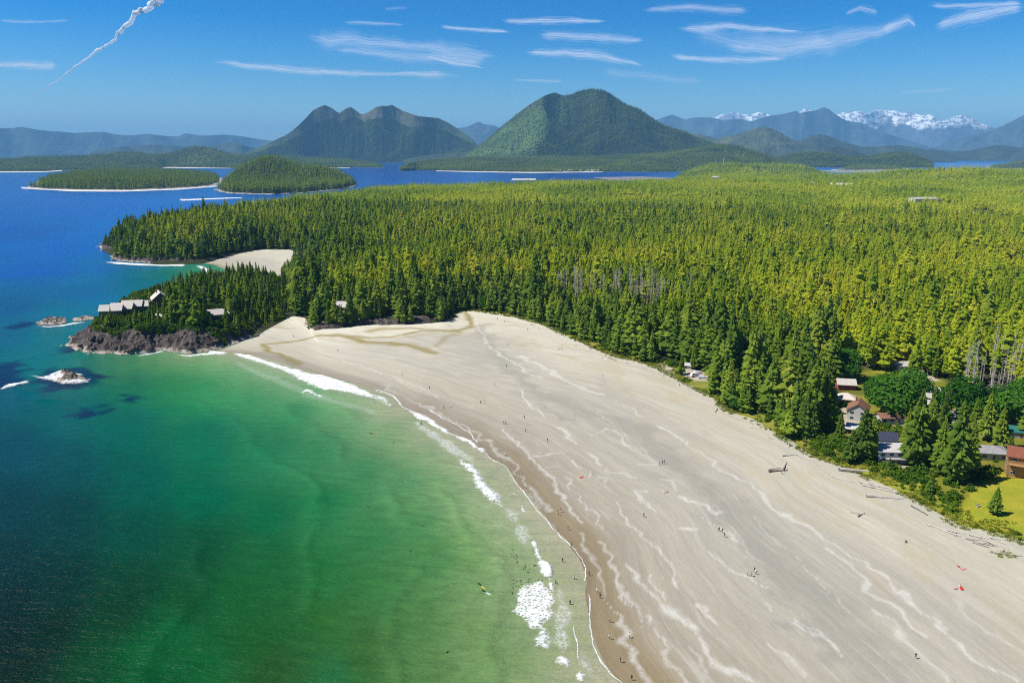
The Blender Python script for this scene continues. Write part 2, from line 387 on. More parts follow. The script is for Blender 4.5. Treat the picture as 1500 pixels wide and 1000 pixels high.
me = mesh_np('beach', np.column_stack([bp, bz]), gridq(ns, nt)[:, ::-1])
fattr(me, 'across', np.clip(bt, 0, 1)); fattr(me, 'pale', pale); fattr(me, 'damp', grey); fattr(me, 'brook', stream)
fattr(me, 'along', bs / seg[-1])
vattr(me, 'shore', np.stack([bs, bm, 0 * bs], 1))
m, n = mat('beach_sand')
sv = n.attr('shore', out='Vector'); ac = n.attr('across', out='Fac'); al = n.attr('along', out='Fac')
geo = n('NewGeometry').outputs['Position']
base = n.ramp(ac, [(0.0, (.25, .19, .105)), (0.07, (.29, .225, .13)), (0.13, (.35, .30, .225)), (0.35, (.40, .36, .285)), (0.62, (.40, .36, .29)), (0.8, (.47, .425, .33)), (1.0, (.46, .42, .33))])
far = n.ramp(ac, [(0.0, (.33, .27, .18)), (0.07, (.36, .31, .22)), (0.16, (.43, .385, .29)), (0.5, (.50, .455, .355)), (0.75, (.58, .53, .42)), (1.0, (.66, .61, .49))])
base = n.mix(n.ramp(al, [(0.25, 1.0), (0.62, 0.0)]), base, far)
st1 = n.noise(n.scale(sv, (0.018, 0.16, 1)), 1.0, 6, .62, .2)       # long streaks along the shore
st2 = n.noise(n.scale(sv, (0.06, 0.42, 1)), 1.0, 6, .65, .4)
st3 = n.noise(n.scale(geo, (0.7, 0.7, 0.7)), 1.0, 5, .6)
base = n.mix(n.ramp(st1, [(0.36, 0.0), (0.66, 0.75)]), base, n.mix(1.0, base, (.80, .80, .80), 'MULTIPLY'))
base = n.mix(n.ramp(st2, [(0.5, 0.0), (0.72, 0.55)]), base, n.mix(1.0, base, (1.22, 1.21, 1.2), 'MULTIPLY'))
tan = n.noise(n.scale(sv, (0.03, 0.07, 1)), 1.0, 4, .6, 1.0)
base = n.mix(n.math('MULTIPLY', n.ramp(tan, [(0.5, 0.0), (0.68, .7)]), n.ramp(ac, [(0.55, 0.0), (0.7, 1.0), (.9, 1.0), (1.0, .3)])), base, (.43, .355, .225))
base = n.mix(n.math('MULTIPLY', n.attr('damp', out='Fac'), n.ramp(st2, [(0.2, .95), (0.75, .45)])), base, (.265, .25, .21))
pf = n.math('MULTIPLY', n.attr('pale', out='Fac'), n.math('MULTIPLY', n.ramp(st3, [(0.3, .35), (0.6, 1.0)]), n.ramp(st2, [(0.25, .5), (0.55, 1.0)])))
base = n.mix(n.math('MULTIPLY', pf, .66), base, (.68, .655, .60))
base = n.mix(n.math('MULTIPLY', n.ramp(n.noise(n.scale(sv, (0.022, 0.30, 1)), 1.0, 7, .7, .5), [(0.56, 0.0), (0.70, .35)]), n.ramp(ac, [(0.05, 0.0), (0.12, 1.0), (.6, .8), (.8, .1)])), base, (.56, .53, .47))
base = n.mix(n.math('MULTIPLY', n.attr('brook', out='Fac'), n.ramp(st2, [(0.25, 1.0), (0.75, .55)])), base, (.24, .18, .035))
base = n.mix(n.ramp(st3, [(0.35, 0.0), (0.75, .35)]), base, n.mix(1.0, base, (.8, .8, .78), 'MULTIPLY'))
base = n.mix(1.0, base, (.885, .905, .905), 'MULTIPLY')
wet = n.ramp(ac, [(0.0, 0.28), (0.10, 0.4), (0.2, .85), (1.0, .95)])
bmp = n('Bump', None, Strength=0.5, Distance=0.3, Height=n.math('ADD', n.math('MULTIPLY', st2, 1.2), st3))
b = n('BsdfPrincipled', None, Base_Color=base, Roughness=wet, Normal=bmp); b.inputs['Specular IOR Level'].default_value = 0.25
n.out(b)
SAND = m
put('beach', me, m, kind='structure')

# ------------------------------------------------------------------ mainland ground, headlands and their height
def loop(*parts): return np.concatenate(parts)
F_V = GL([(375,490),(400,478),(428,463),(448,465),(455,480)] + BV[5:], 3.5)
F_FAR = GL([(1720,256),(1600,255),(1500,253),(1420,251),(1345,255),(1318,263),(1290,267),(1245,268),(1236,263),(1200,256),(1150,253),(1060,252),(1000,256),(985,270),(940,274),(870,274),(780,276),(700,278),(600,281),(520,289),(420,301),(300,322),(190,346),(160,354),(158,366),(180,378),(215,384),(255,386),(290,385)], 0.5)
F_B2 = GL([(330,375),(380,366),(428,367),(446,373),(446,386),(426,400),(400,412),(376,440)], 2.0)
F = loop(F_V, np.array([[700., 120.], [1500., 900.]]), F_FAR, F_B2)
Fw = wob(F, 14, 3.0, 3)
HLp = [(100,506),(112,514),(135,518),(165,520),(200,520),(225,517),(238,513),(258,518),(280,519),(300,516),(318,513),(350,503),(372,493),(400,480),(425,466),(440,440),(420,415),(345,413),(300,420),(250,432),(200,442),(165,452),(150,464),(135,480),(112,492)]
HL = wob(GL(HLp), 8, 2.5, 9)
BUMPS = [(640,288,7,110),(850,283,8,120),(720,292,8,160),(1020,268,12,180),(900,292,8,200),(1060,253,30,420),(1140,254,18,380),(1390,268,34,330),(1480,275,22,300),(600,292,5,120),(300,340,10,160),(200,352,10,90),(1300,285,14,250),(500,310,8,200),(1000,285,10,300),(1180,290,8,300)]
BUMPS = [(*map(float, G(a, b, 10.0)), h, r) for a, b, h, r in BUMPS]
def zland(x, y, d=None):
    x = np.atleast_1d(np.asarray(x, float)); y = np.atleast_1d(np.asarray(y, float))
    P = np.stack([x, y], 1)
    if d is None: d = sdist(P, Fw)
    z = 3.5 + 1.3 * sst(0, 14, d) + 4.0 * sst(20, 220, d) + (fbm(x / 170, y / 170, 3, 12) - .5) * 11 * sst(20, 200, d) + (fbm(x / 30, y / 30, 3, 13) - .5) * 2.2 * sst(0, 30, d)
    z = np.where(d < 0, 3.5 + d * .55, z)
    for bx, by, h, r in BUMPS:
        z = z + h * np.exp(-((x - bx) ** 2 + (y - by) ** 2) / (2 * r * r)) * sst(0, 120, d)
    return z
def zhead(x, y, d=None):
    x = np.atleast_1d(np.asarray(x, float)); y = np.atleast_1d(np.asarray(y, float))
    if d is None: d = sdist(np.stack([x, y], 1), HL)
    rough = fbm(x / 9 + .5 * y / 9, y / 6 - .35 * x / 6, 4, 21, True)
    z = 10.5 * sst(-2, 21, d) + (rough - .5) * 9.5 * sst(-3, 5, d) * (1 - sst(18, 36, d)) + (fbm(x / 25, y / 25, 2, 22) - .5) * 3 * sst(10, 40, d) + 2.5 * sst(20, 60, d)
    return np.where(d < -1, -1.0 + d * .4, z - .4)

# coloured ground: lawn, dune grass, drives
LAWN = GL([(1392,752),(1408,730),(1440,704),(1470,690),(1492,690),(1520,700),(1580,740),(1560,790),(1500,778),(1465,772),(1430,765)], 4.5)
DRIVES = [GL(p, 5) for p in ([(1385,600),(1440,606),(1448,618),(1410,622),(1400,640),(1440,655),(1480,662),(1470,672),(1420,655),(1392,640)], [(1365,580),(1392,600),(1380,612),(1350,590)],
          [(1400,620),(1420,618),(1440,635),(1420,640)], [(1285,612),(1330,612),(1325,622),(1290,622)], [(1225,598),(1250,596),(1262,618),(1250,640),(1235,622)], [(1000,536),(1045,548),(1050,558),(1020,556),(995,545)], [(1300,530),(1335,536),(1375,562),(1360,566),(1310,546)], [(1300,675),(1340,682),(1345,690),(1310,684)],
          [(958,528),(985,535),(985,545),(965,540)])]
RED_SOIL = GL([(1320,688),(1345,685),(1352,695),(1330,700)], 4)
OUTCROP = GL([(1392,285),(1420,290),(1445,290),(1490,300),(1480,308),(1440,306),(1415,296)], 38)
CLEAR_G = GL([(1190,648),(1205,620),(1230,565),(1295,522),(1345,534),(1385,560),(1440,580),(1520,595),(1640,640),(1640,840),(1500,790),(1400,768),(1290,706),(1230,680)], 5)
def ground_attrs(P, d):
    lawn = sst(-1, 2, sdist(P, LAWN) + (fbm(P[:, 0] / 5, P[:, 1] / 5, 3, 81) - .5) * 4)
    drive = np.zeros(len(P))
    for q in DRIVES: drive = np.maximum(drive, sst(-1, 1, sdist(P, q) + (fbm(P[:, 0] / 6, P[:, 1] / 6, 3, 83) - .5) * 4))
    drive = np.maximum(drive, sst(-25, 25, sdist(P, OUTCROP) + (fbm(P[:, 0] / 40, P[:, 1] / 40, 3, 85) - .5) * 120))
    dune = (pdist(P, F_V[9:]) < 30) * (1 - sst(7, 15, d + (fbm(P[:, 0] / 9, P[:, 1] / 9, 3, 87) - .5) * 12))
    yard = sst(-2, 6, sdist(P, CLEAR_G)) * (.25 + .6 * fbm(P[:, 0] / 12, P[:, 1] / 12, 3, 89))
    return np.maximum(lawn, yard), drive, dune
th2 = np.linspace(R(-35), R(47), 560)
r2 = np.concatenate([np.geomspace(215, 1100, 330), np.geomspace(1100, 9500, 190)[1:]])
TH, RR = np.meshgrid(th2, r2, indexing='ij')
X, Y = (np.sin(TH) * RR).ravel(), (np.cos(TH) * RR).ravel()
P = np.stack([X, Y], 1); d = sdist(P, Fw)
keep = d > -9
Z = zland(X, Y, d)
Q = gridq(len(th2), len(r2), keep)
V, Q, d, P = compact(np.column_stack([X, Y, Z]), Q, d, P)
me = mesh_np('mainland_ground', V, Q[:, ::-1])
lawn, drive, dune = ground_attrs(P, d)
fattr(me, 'lawn', lawn); fattr(me, 'bare', drive); fattr(me, 'dune', dune)
m, n = mat('forest_floor')
geo = n('NewGeometry').outputs['Position']
nz = n.noise(n.scale(geo, (.12, .12, .12)), 1.0, 5, .6); nf = n.noise(n.scale(geo, (.9, .9, .9)), 1.0, 4, .6)
c = n.mix(n.ramp(nz, [(0.35, 0.0), (0.7, 1.0)]), (.022, .030, .010), (.05, .052, .018))
c = n.mix(n.attr('dune', out='Fac'), c, n.mix(n.ramp(nz, [(0.3, 0.0), (0.6, 1.0)]), (.10, .15, .018), (.23, .21, .035)))
lw = n.mix(n.ramp(nz, [(0.35, 0.0), (0.65, 1.0)]), (.21, .25, .018), (.33, .29, .028))
c = n.mix(n.attr('lawn', out='Fac'), c, lw)
c = n.mix(n.attr('bare', out='Fac'), c, n.mix(n.ramp(nf, [(0.3, 0.0), (0.7, 1.0)]), (.30, .255, .19), (.46, .40, .32)))
c = n.mix(n.ramp(nf, [(0.3, .5), (0.7, 0.0)]), c, n.mix(1.0, c, (.7, .7, .65), 'MULTIPLY'))
b = n('BsdfPrincipled', None, Base_Color=c, Roughness=.95, Normal=n('Bump', None, Strength=.6, Distance=.5, Height=nf)); b.inputs['Specular IOR Level'].default_value = .1
n.out(b); FLOOR = m
put('mainland_ground', me, m, kind='structure')

# rock material shared by cliffs, islets and boulders: barnacled pale band at the tide line, purple brown above
m, n = mat('shore_rock')
geo = n('NewGeometry').outputs['Position']
sx = n('SeparateXYZ'); n.set(sx.inputs[0], geo)
n1 = n.noise(n.scale(geo, (.22, .3, .5)), 1.0, 6, .65, .5); n2 = n.noise(n.scale(geo, (1.1, 1.4, 2.2)), 1.0, 5, .65)
rk = n.mix(n.ramp(n1, [(0.34, 0.0), (0.66, 1.0)]), (.032, .025, .021), (.14, .105, .085))
rk = n.mix(n.ramp(n2, [(0.35, 0.55), (0.6, 0.0)]), rk, (.03, .025, .025))
band = n.math('ADD', sx.outputs[2], n.math('MULTIPLY', n.math('SUBTRACT', n1, .5), 5.0))
rk = n.mix(n.ramp(n.math('DIVIDE', band, 4.0, True), [(0.26, 1.0), (0.55, 0.0)]), rk, n.mix(n.ramp(n2, [(.35, 0.0), (.6, 1.0)]), (.16, .13, .10), (.50, .44, .35)))
rk = n.mix(n.ramp(n.math('DIVIDE', sx.outputs[2], 0.8, True), [(0.15, .9), (0.6, 0.0)]), rk, (.04, .04, .03))
rk = n.mix(n.attr('soil', out='Fac'), rk, n.mix(n.ramp(n1, [(.4, 0.0), (.65, 1.0)]), (.03, .04, .012), (.10, .13, .02)))
b = n('BsdfPrincipled', None, Base_Color=rk, Roughness=.8, Normal=n('Bump', None, Strength=.9, Distance=.8, Height=n.math('ADD', n1, n.math('MULTIPLY', n2, .4)))); b.inputs['Specular IOR Level'].default_value = .3
n.out(b); ROCK = m

def patch(name, poly, res, zf, mat_, soil_from=None, pad=4, **props):
    lo, hi = poly.min(0) - pad, poly.max(0) + pad
    xs, ys = np.arange(lo[0], hi[0], res), np.arange(lo[1], hi[1], res)
    XX, YY = np.meshgrid(xs, ys, indexing='ij'); x, y = XX.ravel(), YY.ravel()
    d = sdist(np.stack([x, y], 1), poly)
    z = zf(x, y, d)
    V, Q, d = compact(np.column_stack([x, y, z]), gridq(len(xs), len(ys), d > -pad), d)
    me = mesh_np(name, V, Q, False)
    if soil_from is not None:
        fattr(me, 'soil', sst(soil_from[0], soil_from[1], d + (fbm(V[:, 0] / 8, V[:, 1] / 8, 3, 29) - .5) * 14))
    return put(name, me, mat_, **props)
patch('headland_rock', HL, 1.1, zhead, ROCK, (19, 27), kind='structure')
# rocky foot of the second headland and the rock ledges at the back of the beach
def zledge(amp, rise, seed):
    def f(x, y, d):
        r_ = fbm(x / 7 + .4 * y / 7, y / 5, 4, seed, True)
        return rise * sst(-2, 8, d) + (r_ - .5) * amp * sst(-3, 3, d) - np.where(d < -1, 3.0, 0) - .3
    return f
HEAD2 = wob(GL([(150,362),(158,352),(176,350),(200,346),(240,356),(290,368),(300,378),(288,386),(262,386),(225,386),(195,384),(172,382),(163,376),(178,371),(150,366)]), 9, 3.5, 15)
patch('headland_rock.001', HEAD2, 1.5, zledge(9, 6.5, 24), ROCK, (8, 15), kind='structure')
LEDGE = wob(GL([(447,478),(455,468),(500,462),(560,462),(610,462),(655,460),(668,464),(655,472),(630,477),(600,479),(560,479),(515,481),(490,486),(460,487)], 2), 6, 2.0, 16)
patch('rock_ledge', LEDGE, 1.1, lambda x, y, d: zledge(4.5, 4.0, 25)(x, y, d) + 2.2, ROCK, (9, 14), kind='structure')
B2 = wob(GL([(283,387),(330,373),(380,363),(430,364),(452,369),(452,388),(430,402),(400,416),(345,416),(326,407),(312,397),(298,389)], .5), 10, 2, 17)
B2W = GL([(280,388),(298,389),(312,397),(326,407),(345,420)], 0)
def zb2(x, y, d): return -.3 + .022 * pdist(np.stack([x, y], 1), B2W) + np.where(d < 0, d * .12, 0)
o = patch('beach', B2, 2.5, zb2, SAND, kind='structure')
k = len(o.data.vertices); co = np.zeros(k * 3, np.float32); o.data.vertices.foreach_get('co', co); co = co.reshape(-1, 3)
dw = pdist(co[:, :2], B2W)
fattr(o.data, 'across', np.clip(dw / 110, 0, 1)); fattr(o.data, 'along', np.full(k, .5)); fattr(o.data, 'pale', np.zeros(k)); fattr(o.data, 'damp', np.zeros(k))
fattr(o.data, 'brook', .6 * (1 - sst(2, 7, np.abs(dw - 14)))); vattr(o.data, 'shore', np.stack([co[:, 1], dw, dw * 0], 1))

# ------------------------------------------------------------------ islands in the sound
m, n = mat('island_shore')
geo = n('NewGeometry').outputs['Position']
n1 = n.noise(n.scale(geo, (.05, .05, .05)), 1.0, 5, .6)
c = n.mix(n.attr('soil', out='Fac'), n.mix(n.ramp(n1, [(.35, 0.0), (.6, 1.0)]), (.14, .12, .10), (.50, .46, .40)), (.03, .042, .014))
b = n('BsdfPrincipled', None, Base_Color=c, Roughness=.9); n.out(b); ISLE = m
ISLA = wob(GL([(38,275),(60,277.5),(110,278.5),(180,279),(260,276),(318,272),(328,266),(322,258),(300,255),(200,253),(100,255),(62,262),(50,270)]), 60, 14, 33)
def zia(x, y, d): return 1.5 * sst(-4, 8, d) + 6 * sst(15, 90, d) + 10 * sst(60, 220, d) - np.where(d < 0, 3, 0)
patch('island', ISLA, 12, zia, ISLE, (16, 26), 24, kind='structure')
ISLB = wob(GL([(316,279),(330,283),(365,284.5),(400,285),(440,283),(470,280),(505,277),(524,271),(515,266),(470,262),(400,261),(350,264),(325,271)]), 45, 14, 34)
bx0, by0 = map(float, G(397, 268, 0)); bx1, by1 = map(float, G(470, 269, 0))
def zib(x, y, d):
    return (1.5 * sst(-4, 6, d) + 90 * np.exp(-((x - bx0) / 150) ** 2 - ((y - by0) / 260) ** 2) * sst(0, 60, d) + 40 * np.exp(-((x - bx1) / 110) ** 2 - ((y - by1) / 220) ** 2) * sst(0, 60, d)
            + 5 * sst(8, 50, d) - np.where(d < 0, 3, 0))
patch('island.001', ISLB, 10, zib, ISLE, (8, 16), 20, kind='structure')
ISLC = wob(GL([(1440,247),(1500,247.5),(1600,248),(1600,243),(1500,242),(1450,243)]), 90, 20, 35)
patch('island.002', ISLC, 30, lambda x, y, d: 2 * sst(-10, 10, d) + 55 * sst(20, 400, d) - np.where(d < 0, 4, 0), ISLE, (30, 50), 60, kind='structure')
ISLD = wob(GL([(1215,249.5),(1260,250),(1330,248.5),(1336,247),(1300,245.5),(1240,246)]), 80, 16, 36)
patch('island.003', ISLD, 24, lambda x, y, d: 2 * sst(-10, 10, d) + 12 * sst(20, 200, d) - np.where(d < 0, 4, 0), ISLE, (30, 60), 50, kind='structure')
FLAT = wob(GL([(1445,246),(1560,247.5),(1600,252),(1480,250),(1440,248.5)]), 90, 20, 37)

# ------------------------------------------------------------------ hills and mountains
m, n = mat('mountain_slope')
geo = n('NewGeometry').outputs['Position']
f1 = n.noise(n.scale(geo, (.004, .004, .006)), 1.0, 7, .65); f2 = n.noise(n.scale(geo, (.03, .03, .03)), 1.0, 4, .7)
f3 = n('TexVoronoi', {'feature': 'F1'}, Scale=.055); n.set(f3.inputs['Vector'], geo)
c = n.attr('tone')
c = n.mix(n.ramp(f1, [(.38, 0.0), (.6, .8)]), c, n.mix(1.0, c, (.5, .52, .58), 'MULTIPLY'))
c = n.mix(n.ramp(f2, [(.38, 0.0), (.7, .55)]), c, n.mix(1.0, c, (1.7, 1.7, 1.5), 'MULTIPLY'))
b = n('BsdfPrincipled', None, Base_Color=c, Roughness=.95, Normal=n('Bump', None, Strength=.7, Distance=14.0, Height=n.math('ADD', n.math('MULTIPLY', f3.outputs[0], -.035), f2))); b.inputs['Specular IOR Level'].default_value = .05
n.out(b); MTN = m
def mountain(name, ridge, D, foot, colfn, nu=260, nv=90, amp=.3, scale=900, prof=1.2, jag=0.0, back=.7, seed=1, drop=0):
    """a real mountain: crest at distance D, front slope down to the shore seen at photo height 'foot', back slope behind"""
    r = np.array(ridge, float); px = np.linspace(r[0, 0], r[-1, 0], nu)
    py = np.interp(px, r[:, 0], r[:, 1])
    k = np.ones(3) / 3; py[1:-1] = np.convolve(py, k, 'valid')
    dx, dy, dz = ray(px, py); hz = np.hypot(dx, dy)
    Dp = D * (1 + .06 * (fbm(px / 60, px * 0, 2, seed) - .5)) if np.isscalar(D) else np.interp(px, [q[0] for q in D], [q[1] for q in D])
    zr = CAM_H + Dp * dz / hz - drop
    zr = zr + jag * Dp / 1170 * (fbm(px / 5, px * 0 + 3, 4, seed, True) - .6)
    zr = np.maximum(zr, -5)
    fo = np.array(foot, float) if not np.isscalar(foot) else np.array([[px[0], foot], [px[-1], foot]], float)
    fx, fy = G(px, np.interp(px, fo[:, 0], fo[:, 1]), 0.0)
    Df = np.minimum(np.hypot(fx, fy), Dp * .97)
    v = np.concatenate([np.linspace(0, 1, nv), 1 + back * np.linspace(0, 1, 14)[1:] ** 1.3])
    VV = v[None, :]
    rad = Df[:, None] + (Dp - Df)[:, None] * VV
    ux, uy = (dx / hz)[:, None], (dy / hz)[:, None]
    xx, yy = ux * rad, uy * rad
    f = np.where(VV <= 1, .45 * VV + .55 * VV ** (1 + prof), 1 - (VV - 1) / back)
    rn = fbm(xx / scale, yy / scale, 5, seed + 5, True)
    rn2 = fbm(xx / scale * .45, yy / scale * .45, 3, seed + 15)
    win = np.where(VV <= 1, 4 * VV * (1 - VV), .8 * np.clip(VV - 1, 0, 1)) ** .8
    zz = zr[:, None] * f + amp * np.maximum(zr, 0)[:, None] * win * ((rn - .62) * 1.2 + (rn2 - .5) * .9 + (fbm(xx / scale * 3.2, yy / scale * 3.2, 4, seed + 25, True) - .6) * .5)
    zz = np.where(VV <= 0, -4, zz)
    zz = np.maximum(zz, -4 + 0 * zz)
    # keep the slope in front below the crest as seen from here
    nvt = len(v); PX = np.repeat(px[:, None], nvt, 1)
    fl = lambda a: (a + 0 * xx).ravel()
    me = mesh_np(name, np.column_stack([xx.ravel(), yy.ravel(), zz.ravel()]), gridq(nu, nvt)[:, ::-1], True)
    # slope, for cliffs and snow
    gz = np.gradient(zz, axis=1) / np.maximum(np.gradient(rad, axis=1), 1e-3)
    C = colfn(fl(PX), fl(VV), zz.ravel(), xx.ravel(), yy.ravel(), rn.ravel(), gz.ravel())
    cattr(me, 'tone', C)
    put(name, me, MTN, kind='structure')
    return xx, yy, zz, VV + 0 * xx
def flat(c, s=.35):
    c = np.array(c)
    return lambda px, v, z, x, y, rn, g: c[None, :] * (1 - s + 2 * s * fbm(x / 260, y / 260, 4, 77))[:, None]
def blend(C, c, k): return C * (1 - k[:, None]) + np.array(c)[None, :] * k[:, None]
DK = (.030, .044, .020)
def col_d(px, v, z, x, y, rn, g):
    C = flat((.07, .10, .045), .55)(px, v, z, x, y, rn, g)
    hi = sst(330, 620, z + (fbm(x / 300, y / 300, 4, 101) - .5) * 420)
    C = blend(C, (.13, .105, .07), hi * .6)
    C = blend(C, (.055, .085, .030), (1 - sst(.1, .5, v)) * sst(420, 470, px) * (1 - sst(470, 560, px)) * .0 + sst(.45, .6, fbm(x / 420, y / 420, 4, 103)) * .6 * (1 - hi))
    for cx, a, b_, wd in ((527, .40, .78, 2.2), (532, .28, .42, 3.0), (488, .36, .5, 2.2), (438, .25, .35, 2), (452, .62, .72, 2.5), (556, .84, .92, 3), (576, .84, .9, 2.5)):
        k = (1 - sst(.4, 1.2, np.abs(px - cx + (fbm(x / 90, y / 90, 3, 5) - .5) * 5) / wd)) * sst(a - .02, a + .02, v) * (1 - sst(b_ - .02, b_ + .02, v))
        C = blend(C, (.20, .19, .17), k * .7)
    return C
def col_e(px, v, z, x, y, rn, g):
    C = flat((.055, .08, .03), .55)(px, v, z, x, y, rn, g)
    edge = 758 + 55 * v + (fbm(x / 220, y / 220, 4, 111) - .5) * 60
    green = (1 - sst(-12, 14, px - edge - 28)) * sst(700, 735, px + 40 * v) * (1 - sst(.80, .95, v + (fbm(x / 150, y / 150, 3, 5) - .5) * .2))
    C = blend(C, (.085, .145, .03), np.clip(green, 0, 1) * (.30 + .6 * fbm(x / 90, y / 160, 4, 113)))
    k = (1 - sst(.4, 1.3, np.abs(px - (813 + 5 * (1 - v) * 1.5) + (fbm(x / 120, y / 120, 3, 6) - .5) * 7) / 2.0)) * sst(.22, .28, v) * (1 - sst(.62, .68, v))
    C = blend(C, (.20, .185, .165), k * .8)
    k = (1 - sst(.5, 1.2, np.hypot((px - 875) / 7, (v - .93) / .05))) * .7
    C = blend(C, (.16, .13, .125), k)
    return C
def snowy(z0, base):
    def f(px, v, z, x, y, rn, g):
        C = flat(base, .35)(px, v, z, x, y, rn, g)
        s = sst(-50, 90, z - z0 + (fbm(x / 900, y / 900, 5, 121) - .5) * 900) * (1 - .85 * sst(.62, .72, fbm(px / 9, z / 55, 5, 123, True)))
        return blend(C, (.90, .90, .90), s)
    return f
def col_l(px, v, z, x, y, rn, g):
    return flat((.07, .095, .04), .45)(px, v, z, x, y, rn, g)
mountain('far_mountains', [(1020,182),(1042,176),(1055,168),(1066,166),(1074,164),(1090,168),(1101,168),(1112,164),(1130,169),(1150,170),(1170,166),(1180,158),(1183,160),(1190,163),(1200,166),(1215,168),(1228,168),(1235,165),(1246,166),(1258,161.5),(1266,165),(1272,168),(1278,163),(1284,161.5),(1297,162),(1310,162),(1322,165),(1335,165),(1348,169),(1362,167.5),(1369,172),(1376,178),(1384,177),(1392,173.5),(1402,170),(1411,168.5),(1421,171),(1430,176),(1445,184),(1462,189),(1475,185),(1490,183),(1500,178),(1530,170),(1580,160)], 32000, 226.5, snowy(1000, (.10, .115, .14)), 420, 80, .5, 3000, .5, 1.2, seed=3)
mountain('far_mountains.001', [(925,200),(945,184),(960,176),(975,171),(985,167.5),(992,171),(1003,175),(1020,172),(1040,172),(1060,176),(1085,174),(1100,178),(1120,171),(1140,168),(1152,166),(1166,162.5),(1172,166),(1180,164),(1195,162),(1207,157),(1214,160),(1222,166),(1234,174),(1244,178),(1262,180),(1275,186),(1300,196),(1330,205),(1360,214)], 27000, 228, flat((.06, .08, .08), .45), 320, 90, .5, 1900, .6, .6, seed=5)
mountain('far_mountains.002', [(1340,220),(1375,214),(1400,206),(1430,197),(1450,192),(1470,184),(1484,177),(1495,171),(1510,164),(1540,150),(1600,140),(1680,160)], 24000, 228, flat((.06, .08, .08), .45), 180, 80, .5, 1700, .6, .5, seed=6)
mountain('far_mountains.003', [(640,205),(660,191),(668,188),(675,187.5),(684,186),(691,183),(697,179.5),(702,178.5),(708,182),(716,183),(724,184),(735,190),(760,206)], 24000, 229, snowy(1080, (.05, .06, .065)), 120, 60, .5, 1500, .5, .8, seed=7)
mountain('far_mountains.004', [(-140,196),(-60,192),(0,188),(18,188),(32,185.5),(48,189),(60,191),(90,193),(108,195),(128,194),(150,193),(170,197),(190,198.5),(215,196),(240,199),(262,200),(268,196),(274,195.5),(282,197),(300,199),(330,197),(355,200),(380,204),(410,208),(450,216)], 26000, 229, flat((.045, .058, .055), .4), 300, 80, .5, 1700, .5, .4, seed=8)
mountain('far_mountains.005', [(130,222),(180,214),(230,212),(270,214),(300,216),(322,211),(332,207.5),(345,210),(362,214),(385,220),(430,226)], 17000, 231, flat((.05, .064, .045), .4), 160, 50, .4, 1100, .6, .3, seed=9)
hill_d = mountain('mountain', [(345,229),(362,223),(380,216.5),(395,209),(410,202),(420,197),(430,190),(440,181),(450,171),(458,162),(464,158.5),(470,156),(475,153.5),(481,156),(487,159),(492,163),(497,166),(502,162.5),(508,158.5),(514,156.5),(520,161),(526,165.5),(531,168),(538,165),(545,161),(552,156.5),(560,155),(567,155.5),(574,153.5),(582,158),(590,162.5),(600,166),(612,170),(622,171),(632,172),(642,173),(655,179),(668,187),(680,195),(692,204),(700,214),(712,226),(720,232)], 11800, 238.5, col_d, 420, 130, .55, 900, .45, .35, seed=21)
hill_e = mountain('mountain.001', [(655,236),(672,229),(690,219),(700,212),(706,207),(714,201),(722,195),(730,187),(737,181),(746,174),(755,166.5),(765,159),(775,151.5),(785,145.5),(795,139.5),(804,135.5),(812,133.5),(820,136),(827,138),(834,137),(842,134),(850,131),(858,129.5),(866,128.5),(874,129),(882,130.5),(890,133),(900,140),(910,147),(920,153),(930,156),(938,159),(946,165),(955,171),(965,178),(976,183),(987,187),(1000,192),(1010,196),(1025,201),(1045,209),(1065,218),(1090,230),(1110,238)], 8900, 244, col_e, 420, 140, .30, 700, .25, .2, seed=23, drop=16)
mountain('hill', [(1030,212),(1050,203),(1068,199),(1085,195),(1098,191),(1108,188),(1118,186),(1126,187),(1134,190),(1145,195),(1156,202),(1170,208),(1185,214),(1210,224)], 12500, 238, flat((.07, .082, .035), .45), 180, 70, .4, 700, .5, .3, seed=31)
mountain('hill.001', [(940,206),(960,200),(975,193),(988,188.5),(1000,190),(1012,195),(1025,196),(1040,200),(1055,206),(1080,214),(1110,224)], 13500, 238, flat((.075, .09, .035), .45), 160, 70, .4, 700, .5, .3, seed=32)
mountain('hill.002', [(1140,222),(1160,212),(1175,204),(1188,199),(1200,196.5),(1212,199),(1226,204),(1240,209),(1262,215),(1285,215),(1300,213),(1320,213),(1342,216),(1370,222),(1400,230)], 14500, 238, flat((.040, .050, .026), .4), 200, 70, .4, 800, .5, .3, seed=33)
mountain('hill.003', [(1290,228),(1320,221),(1350,218),(1385,221),(1410,222),(1432,218),(1450,214),(1464,212.5),(1485,215),(1510,218),(1560,214),(1640,220)], 15500, 236, flat((.040, .050, .028), .4), 180, 60, .4, 800, .5, .3, seed=34)
hill_g = mountain('hill.004', [(1105,240),(1125,233),(1150,227),(1172,223),(1190,221),(1212,224),(1232,227),(1255,229),(1275,227),(1295,224),(1318,221),(1335,224),(1352,230),(1368,238)], 8600, 245.5, flat((.07, .09, .032), .45), 200, 60, .4, 500, .5, .2, seed=35, drop=8)
mountain('hill.005', [(1180,226),(1200,220),(1216,216),(1230,215),(1245,219),(1262,225),(1290,232)], 10500, 240, flat((.036, .044, .030), .4), 100, 50, .4, 500, .5, .2, seed=36)
